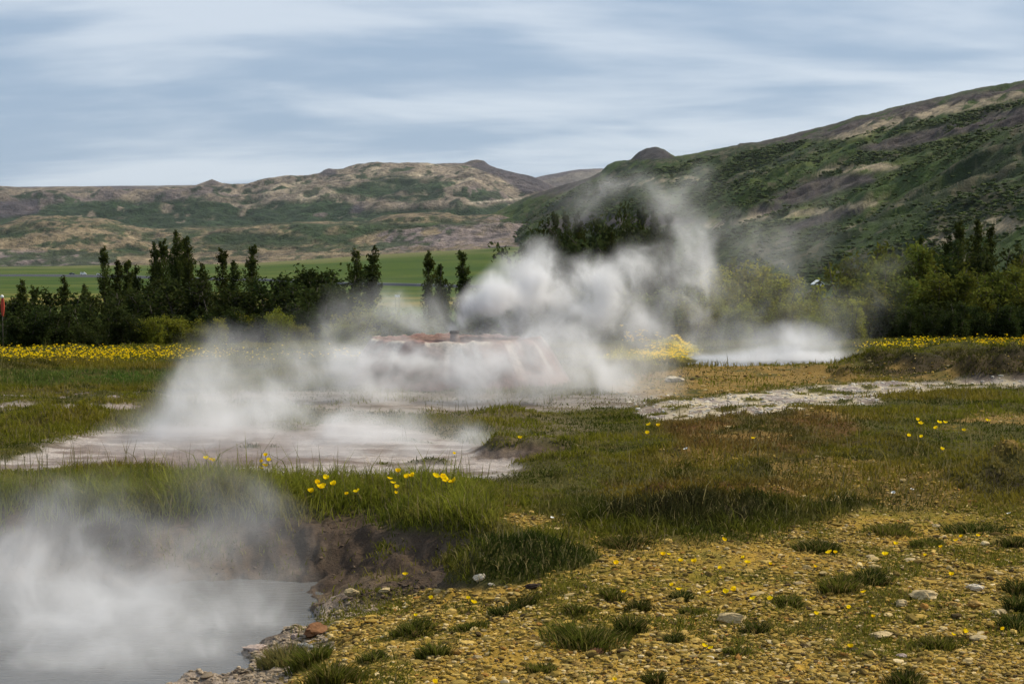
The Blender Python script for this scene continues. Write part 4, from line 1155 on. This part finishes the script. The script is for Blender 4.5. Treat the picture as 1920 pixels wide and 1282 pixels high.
LOW = [(1357, 1018), (1243, 1042), (1255, 1041), (1276, 1054), (1155, 1058), (1401, 1055), (1444, 1058), (1350, 1074), (1555, 1043), (1566, 1040), (1678, 1018), (1660, 1037), (1734, 1045), (1764, 1030), (1802, 1009), (1834, 1007), (1793, 1017), (1784, 1085), (1169, 1109), (1260, 1099), (1274, 1105), (1330, 1110), (1360, 1108), (1376, 1107),
       (1444, 1134), (1412, 1130), (1591, 1140), (1619, 1120), (1529, 1154), (1637, 1158), (1320, 1211), (1333, 1217), (1595, 1213), (1787, 1189), (1808, 1188), (1880, 1189), (1152, 1280), (877, 1130), (888, 1138), (779, 1152), (808, 1124), (760, 1075), (815, 1278), (1393, 1048), (1302, 1053), (1528, 1066)]
for px, py in LOW:
    p = ground_hit(px, py + 7)
    R = random.uniform(5.0, 8.5) / F * p.y
    hh = 7 / F * p.y
    flower(p + Vector((0, 0, hh)), p, R, unique('low yellow flower on the gravel,', px, py), 'low yellow flowers on the gravel')
MEAD = [(1720, 788), (1726, 795), (1761, 793), (1772, 793), (1755, 804), (1703, 818), (1727, 820), (1766, 843), (1807, 807), (1852, 789), (1413, 822), (1234, 799), (1213, 813), (975, 821), (851, 851), (1217, 797)]
ML = ['top left flower of the sparse yellow group in the right meadow', 'flower just under the top left one of the sparse meadow group', 'left of two touching flowers in the sparse meadow group', 'right and biggest of two touching flowers in the sparse meadow group', 'flower below the touching two in the sparse meadow group', 'lower left flower of the sparse meadow group',
      'low middle flower of the sparse meadow group', 'yellow flower alone below the sparse meadow group', 'yellow flower alone right of the sparse meadow group', 'single yellow flower high in grass near the right edge', 'single yellow flower in rusty meadow grass', 'yellow flower below the left end of the white strip', 'yellow flower lowest left of the white strip',
      'tiny yellow flower by the dark mineral patch', 'tiny yellow flower at the edge of thin steam over pale crust', 'faint yellow flower beside the left end of the white strip']
for (px, py), lab in zip(MEAD, ML):
    p = ground_hit(px, py + 9); hd = Vector(ray(px, py, p.y))
    flower(hd, p, random.uniform(4.5, 6.5) / F * p.y, lab, 'scattered yellow flowers in the meadow', leaves=False)
WH = [(1675, 924, 'left of two white flowers in the dark meadow'), (1710, 918, 'right of two white flowers in the dark meadow'), (1603, 941, 'white flower at the upper edge of the gravel'), (1300, 990, 'white flower in front of the dark grassy hummock'), (1892, 963, 'white flower at the right edge of the gravel'), (1035, 971, 'lower left of two white flowers left of the hummock'), (1058, 965, 'upper right of two white flowers left of the hummock'), (1286, 842, 'white flower far left in the mid meadow')]
for px, py, lab in WH:
    p = ground_hit(px, py + 8); flower(Vector(ray(px, py, p.y)), p, 4.5 / F * p.y, lab, 'white flowers', 'white_flower', WBLOOM, False)

MAG = simple_mat('magenta_petal', (.45, .01, .22), .7, .1, 20)
p = ground_hit(1238, 957)
flower(Vector(ray(1238, 951, p.y)), p, 5.5 / F * p.y, 'single magenta flower in the dark grassy hummock', None, 'magenta_flower', bloom_mesh(1.0, .6, MAG, 5), False)
# far bands of flowers: the largest ones as single flowers, the rest one mass
bm = bmesh.new(); tube(bm, [(0, 0, -5.0), (0, 0, 0)], [.10, .08], 4)
me_s = bpy.data.meshes.new('tmp'); bm.to_mesh(me_s)
bm.free()


def small_flower_mesh():
    out = []
    for k, b in enumerate(BLOOM):
        bm = bmesh.new(); bm.from_mesh(b)
        nf = len(bm.faces); bm.from_mesh(me_s); bm.faces.ensure_lookup_table()
        for f in bm.faces[nf:]: f.material_index = 1
        me = bpy.data.meshes.new('yellow_flower'); bm.to_mesh(me); bm.free()
        me.materials.append(PETAL); me.materials.append(STEM); out.append(me)
    return out


SMALL = small_flower_mesh()


def band_points(n, fn):
    out = []
    while len(out) < n:
        px, py = fn()
        out.append((px, py))
    return out


def left_band():
    while True:
        px = random.uniform(-60, 520); py = random.gauss(661, 7)
        lim = np.interp(px, [-60, 60, 200, 300, 400, 520], [1, 1, 1, .8, .3, .05])
        if 644 < py < 681 and random.random() < lim * (1.0 if py < 672 else .4): return px, py


def mid_band():
    px = random.gauss(570, 60) if random.random() < .6 else random.gauss(655, 18)
    return px, random.gauss(662, 6)


def right_band():
    while True:
        px = random.uniform(1600, 2000); py = random.gauss(np.interp(px, [1600, 1920, 2000], [648, 638, 636]), 4.5)
        if random.random() < np.interp(px, [1600, 1640, 1700, 1900], [.2, .6, .8, 1]): return px, py


BANDS = [(left_band, 1500, 110, 'small yellow flower in the dense band below the left wood', 'flowers of the left yellow band'),
         (mid_band, 110, 24, 'small yellow flower glimpsed through mist left of the reddish mound', 'flowers in the mist'),
         (right_band, 750, 58, 'small yellow flower in the band below the right wood', 'flowers of the right yellow band')]
MV, MF, MC, moff = [], [], [], 0
bs = [np.array([v.co[:] for v in m.vertices]) for m in BLOOM]


def add_mass(hd, R):
    global moff
    # a plain five sided cup with a thin stem
    a = np.linspace(0, 2 * np.pi, 6)[:-1] + random.uniform(0, 1)
    ring = np.stack([np.cos(a) * R, np.sin(a) * R, np.full(5, R * .5)], 1) + np.array(hd); c0 = np.array(hd)[None] + np.array([[0, 0, -R * .1]])
    MV.append(np.concatenate([c0, ring])); MF.extend([[moff, moff + 1 + i, moff + 1 + (i + 1) % 5] for i in range(5)]); moff += 6


for fn, n, keep, lab, grp in BANDS:
    pts = []
    for px, py in band_points(n, fn):
        D = CAMH * F / (max(py, 640) + 9 - HOR)
        D = min(D, 31.0)
        hd = ray(px, py, D)
        g = hz(hd[0], hd[1])
        if hd[2] < g + .05: hd = (hd[0], hd[1], g + random.uniform(.05, .16))
        pts.append((hd, random.uniform(1.0, 2.5) / F * D))
    pts.sort(key=lambda q: -q[1])
    for hd, R in pts[:keep]:
        o = obj('yellow_flower', random.choice(SMALL)); o.location = hd; o.scale = (R, R, R * random.uniform(.9, 1.3)); o.rotation_euler = (random.uniform(-.4, .6), random.uniform(-.3, .3), random.uniform(0, 6))
        tag(o, lab, 'flower', grp)
    for hd, R in pts[keep:]: add_mass(hd, R)
# yellow flowering clumps by the far pool
for k in range(420):
    px, py = (random.gauss(1235, 26), random.gauss(663, 5)) if random.random() < .6 else (random.gauss(1268, 12), random.gauss(652, 6))
    if k < 50: px, py = random.gauss(1195, 16), random.gauss(632, 5)
    D = CAMH * F / (py + 6 - HOR); hd = ray(px, py, min(D, 29)); g = hz(hd[0], hd[1])
    add_mass((hd[0], hd[1], max(hd[2], g + .03)), random.uniform(2.2, 3.8) / F * D)
o = mesh_np('flower_carpet', np.concatenate(MV), [np.array(MF)], PETAL, smooth=False)
tag(o, 'masses of tiny yellow flowers along the far edge of the terrace', 'flowers', kind='stuff')
bpy.data.meshes.remove(me_s)


# ------------------------------------------------------------------ steam
def steam(name, label, blobs, density, nscale, seed, torn=11, step=.5, aniso=.25, detail=5, warp_k=1.8):
    """blobs: (px, py, D, rx px, ry px, depth radius m, weight); density falls off from each puff's centre and is torn by noise"""
    W = []
    for px, py, D, rx, ry, rz, w in blobs:
        c = ray(px, py, D); W.append((c, (rx / F * D, rz, ry / F * D), w))
    bm = bmesh.new()
    for c, r, w in W:
        M = Matrix.Translation(c) @ Matrix.Diagonal((*[q * 1.0 + .2 * warp_k / nscale for q in r], 1))
        bmesh.ops.create_icosphere(bm, subdivisions=3, radius=1, matrix=M)
    me = bpy.data.meshes.new(name); bm.to_mesh(me); bm.free()
    o = obj(name, me)
    md = o.modifiers.new('Remesh', 'REMESH'); md.mode = 'VOXEL'; md.voxel_size = max(.04, min(min(r) for _, r, _ in W) * .3)
    dg = bpy.context.evaluated_depsgraph_get()
    m2 = bpy.data.meshes.new_from_object(o.evaluated_get(dg)); o.modifiers.clear(); o.data = m2; bpy.data.meshes.remove(me); m2.name = name
    N = Nodes(name)
    pos = N.n('ShaderNodeTexCoord').outputs['Object']
    warp = N.noise(pos, nscale * .7, 3, .5)
    wv = N.n('ShaderNodeVectorMath', operation='SCALE', ins={0: N.vmath('SUBTRACT', warp.outputs['Color'], (.5, .5, .5)), 'Scale': warp_k / nscale}).outputs[0]
    wp = N.vmath('ADD', pos, wv)
    tot = None
    for c, r, w in W:
        q = N.vmath('DIVIDE', N.vmath('SUBTRACT', wp, tuple(c)), tuple(r))
        L = N.n('ShaderNodeVectorMath', operation='LENGTH', ins={0: q}).outputs['Value']
        f = N.math('MULTIPLY', N.maprange(L, 1.0, .05, 0, 1, True), w)
        tot = f if tot is None else N.math('ADD', tot, f)
    mp = N.n('ShaderNodeMapping', ins={'Vector': wp, 'Location': (seed * 3.1, seed * 1.7, 0), 'Scale': (1, 1, .75)})
    nz = N.noise(mp.outputs[0], nscale, detail, .60, .35)
    ex = N.math('POWER', 2.718, N.math('MULTIPLY', N.math('SUBTRACT', nz.outputs[0], .5), torn))
    dn = N.math('MULTIPLY', N.math('MULTIPLY', tot, N.math('MINIMUM', ex, 4.5)), density)
    v = N.n('ShaderNodeVolumePrincipled', ins={'Color': (.955, .955, .97, 1), 'Density': dn, 'Anisotropy': aniso})
    N.link(v.outputs[0], N.out.inputs['Volume'])
    N.m.cycles.volume_step_rate = step
    o.data.materials.clear(); o.data.materials.append(N.m)
    o.visible_shadow = True
    return tag(o, label, 'steam', kind='stuff')


steam('pool_steam', 'thick grey steam boiling off the near hot pool', [(200, 1190, 7.9, 350, 160, .55, 1.0), (60, 1100, 8.4, 310, 130, .5, .8), (430, 1150, 8.1, 210, 120, .4, .5), (300, 1060, 8.6, 320, 100, .45, .42), (100, 990, 8.9, 300, 110, .5, .36), (380, 950, 9.2, 260, 110, .5, .32), (90, 920, 9.4, 240, 80, .5, .22), (120, 1265, 7.2, 340, 90, .4, 1.2), (340, 1230, 7.5, 190, 90, .3, .9), (470, 1175, 8.0, 150, 90, .35, .9), (500, 1090, 8.5, 130, 60, .3, .18), (480, 1000, 8.9, 200, 70, .4, .16)],
      1.75, 2.2, 1, torn=8)
steam('terrace_steam', 'white steam bank over the pale mineral terrace at left', [(400, 800, 13.9, 210, 120, .9, 1.0), (480, 765, 14.6, 200, 95, .8, .75), (330, 850, 12.9, 190, 80, .6, .7), (480, 880, 12.3, 260, 65, .5, .55), (700, 835, 13.6, 180, 95, .7, .95), (790, 890, 12.6, 230, 60, .5, .9), (900, 850, 13.4, 130, 50, .5, .5), (430, 680, 17, 160, 100, .9, .42), (280, 800, 13.5, 120, 80, .7, .6)],
      1.45, 1.5, 2, torn=9)
steam('crust_steam', 'thin steam creeping over the right part of the pale terrace', [(690, 830, 13.6, 170, 85, .8, 1.0), (790, 885, 12.7, 220, 50, .6, .9), (600, 880, 12.4, 160, 60, .6, .8), (900, 850, 13.4, 120, 45, .6, .7), (560, 830, 13.6, 120, 80, .6, .8)], 2.2, 1.7, 12, torn=7)
steam('mound_steam', 'broad white steam veil around the foot of the reddish mound', [(600, 690, 17.4, 150, 90, .8, .7), (800, 740, 17.0, 280, 65, .7, .95), (990, 705, 17.2, 220, 95, .7, .85), (1130, 690, 17.8, 180, 100, .8, .8), (1200, 722, 18, 120, 42, .7, .5), (740, 668, 17.6, 190, 75, .6, .75), (770, 645, 17.4, 150, 50, .5, .7), (880, 690, 17.2, 260, 60, .5, .5), (830, 636, 18.3, 190, 26, .3, .6), (900, 665, 17.5, 240, 60, .6, .5), (760, 660, 17.5, 120, 50, .5, .5), (1050, 650, 17.6, 150, 75, .6, .7)],
      1.15, 1.5, 3, torn=10)
steam('steam_jet', 'dense billowing steam plume blown right from the vent pipe', [(858, 607, 19.0, 17, 18, .14, 3.2), (876, 590, 19.05, 30, 28, .2, 3.0), (902, 568, 19.2, 50, 42, .3, 2.3), (940, 545, 19.4, 70, 60, .42, 2.1), (1005, 522, 19.9, 95, 72, .5, 1.9), (975, 610, 19.8, 140, 85, .6, .62), (1110, 535, 20.4, 85, 80, .55, .95), (1140, 605, 20.4, 140, 95, .7, .55), (1285, 540, 21, 85, 130, .6, .75), (1300, 450, 21.6, 60, 80, .5, .35), (1240, 610, 21, 120, 70, .7, .35), (1010, 480, 20.4, 60, 45, .4, .6), (1080, 570, 20.2, 130, 80, .6, .8), (1200, 520, 20.8, 100, 90, .6, .6)],
      1.5, 2.0, 4, torn=14, warp_k=1.0)
steam('steam_wisp', 'thin steam wisps curling up before the green hill', [(1285, 410, 22, 75, 90, .6, .8), (1160, 375, 23, 130, 55, .8, .35), (1350, 470, 23, 110, 110, .8, .6), (1275, 490, 22.5, 80, 80, .8, .7), (1100, 370, 23, 90, 70, .8, .5), (1260, 350, 23.5, 110, 60, .8, .42)], .27, 1.3, 5, torn=15)
steam('veil_steam', 'faint steam veil left of the vent pipe before the trees', [(720, 600, 23, 150, 80, .9, .8), (650, 625, 22.6, 120, 60, .8, .7), (810, 590, 23, 120, 75, .8, .7), (560, 650, 22, 130, 50, .8, .6)], .42, 1.2, 6, torn=11)
steam('drifting_steam', 'barely visible steam drifting over the bushes at right', [(1440, 520, 26, 110, 150, .9, .8), (1600, 600, 26, 120, 100, .9, .75), (1510, 420, 27, 100, 110, .9, .65), (1650, 530, 27, 80, 90, .8, .6), (1390, 600, 26, 110, 100, .8, .7)], .085, 1.0, 7, torn=14)
steam('far_pool_steam', 'low white steam lying on the far pool', [(1430, 670, 25.3, 210, 20, 1.0, 1.6), (1500, 645, 25.6, 140, 50, .8, .5), (1360, 645, 25.4, 120, 50, .7, .45)], 2.0, 1.4, 8, torn=7, warp_k=.8)

# ------------------------------------------------------------------ haze
bm = bmesh.new(); box(bm, (-7000, -60, -16.5), (7000, 9800, 640))
N = Nodes('haze_air')
v = N.n('ShaderNodeVolumePrincipled', ins={'Color': (.80, .88, 1.0, 1), 'Density': .00002, 'Anisotropy': .2})
N.link(v.outputs[0], N.out.inputs['Volume'])
tag(bm_obj('haze', bm, N.m), kind='stuff')

# ------------------------------------------------------------------ sky + sun
EL, AZ = math.radians(46), math.radians(62)            # azimuth from +Y (view direction) towards +X
w = bpy.data.worlds.new('World'); sc.world = w; w.use_nodes = True
nt = w.node_tree; nt.nodes.clear()


class WN(Nodes):
    def __init__(s, t): s.t = t


W = WN(nt)
out = W.n('ShaderNodeOutputWorld')
sky = W.n('ShaderNodeTexSky', sky_type='NISHITA', sun_disc=False, sun_elevation=EL, sun_rotation=AZ, air_density=1.0, dust_density=1.2, ozone_density=1.2)
dirv = W.n('ShaderNodeTexCoord').outputs['Generated']
sep = W.n('ShaderNodeSeparateXYZ', ins={0: dirv})
zc = W.math('ADD', W.math('MAXIMUM', sep.outputs[2], 0.0), .16)
u = W.math('DIVIDE', sep.outputs[0], zc); v_ = W.math('DIVIDE', sep.outputs[1], zc)
cmb = W.n('ShaderNodeCombineXYZ', ins={0: u, 1: v_, 2: 0.0})
mpa = W.n('ShaderNodeMapping', ins={'Vector': cmb.outputs[0], 'Scale': (.42, 1.15, 1), 'Location': (5.1, 2.6, 0)})
big = W.noise(mpa.outputs[0], 1.0, 5, .5, .4)
mpb = W.n('ShaderNodeMapping', ins={'Vector': cmb.outputs[0], 'Scale': (.9, 1.9, 1), 'Location': (1.2, 7.3, 0), 'Rotation': (0, 0, .16)})
fine = W.noise(mpb.outputs[0], 1.2, 6, .55, .3)
m1 = W.math('ADD', W.math('MULTIPLY', big.outputs[0], .6), W.math('MULTIPLY', fine.outputs[0], .4))
cl = W.maprange(m1, .43, .58, 0, 1, True)
skys = W.n('ShaderNodeVectorMath', operation='SCALE', ins={0: sky.outputs[0], 'Scale': 1.0})
cloud = W.n('ShaderNodeMix', data_type='RGBA')
cloud.inputs['A'].default_value = (3.0, 4.05, 5.5, 1); cloud.inputs['B'].default_value = (5.9, 6.6, 7.5, 1)
W.link(cl, cloud.inputs['Factor'])
mixs = W.n('ShaderNodeMix', data_type='RGBA'); mixs.inputs['Factor'].default_value = .86
W.link(skys.outputs[0], mixs.inputs['A']); W.link(cloud.outputs['Result'], mixs.inputs['B'])
bg = W.n('ShaderNodeBackground', ins={'Color': mixs.outputs['Result'], 'Strength': .1})
W.link(bg.outputs[0], out.inputs[0])

sun = bpy.data.lights.new('sun', 'SUN'); sun.energy = 4.6; sun.angle = math.radians(2.0); sun.color = (1, .90, .72)
so = bpy.data.objects.new('sun', sun); col.objects.link(so)
sd = Vector((math.sin(AZ) * math.cos(EL), math.cos(AZ) * math.cos(EL), math.sin(EL)))
so.rotation_euler = sd.to_track_quat('Z', 'Y').to_euler()

# ------------------------------------------------------------------ camera + render settings
cam = bpy.data.cameras.new('camera'); co = bpy.data.objects.new('camera', cam); col.objects.link(co)
co.location = (0, 0, CAMH); co.rotation_euler = (math.pi / 2 - TH, 0, 0)
cam.sensor_width = 36; cam.lens = F / 1920 * 36; cam.clip_start = .1; cam.clip_end = 30000
cam.dof.use_dof = True; cam.dof.focus_distance = 9.5; cam.dof.aperture_fstop = 14
sc.camera = co
sc.view_settings.view_transform = 'Standard'; sc.view_settings.look = 'None'; sc.view_settings.exposure = 0.18; sc.view_settings.gamma = 1
cy = sc.cycles
cy.max_bounces = 8; cy.diffuse_bounces = 2; cy.glossy_bounces = 2; cy.transmission_bounces = 3; cy.volume_bounces = 3; cy.transparent_max_bounces = 8
cy.volume_max_steps = 256; cy.use_adaptive_sampling = True; cy.adaptive_threshold = .02
cy.sample_clamp_indirect = 4
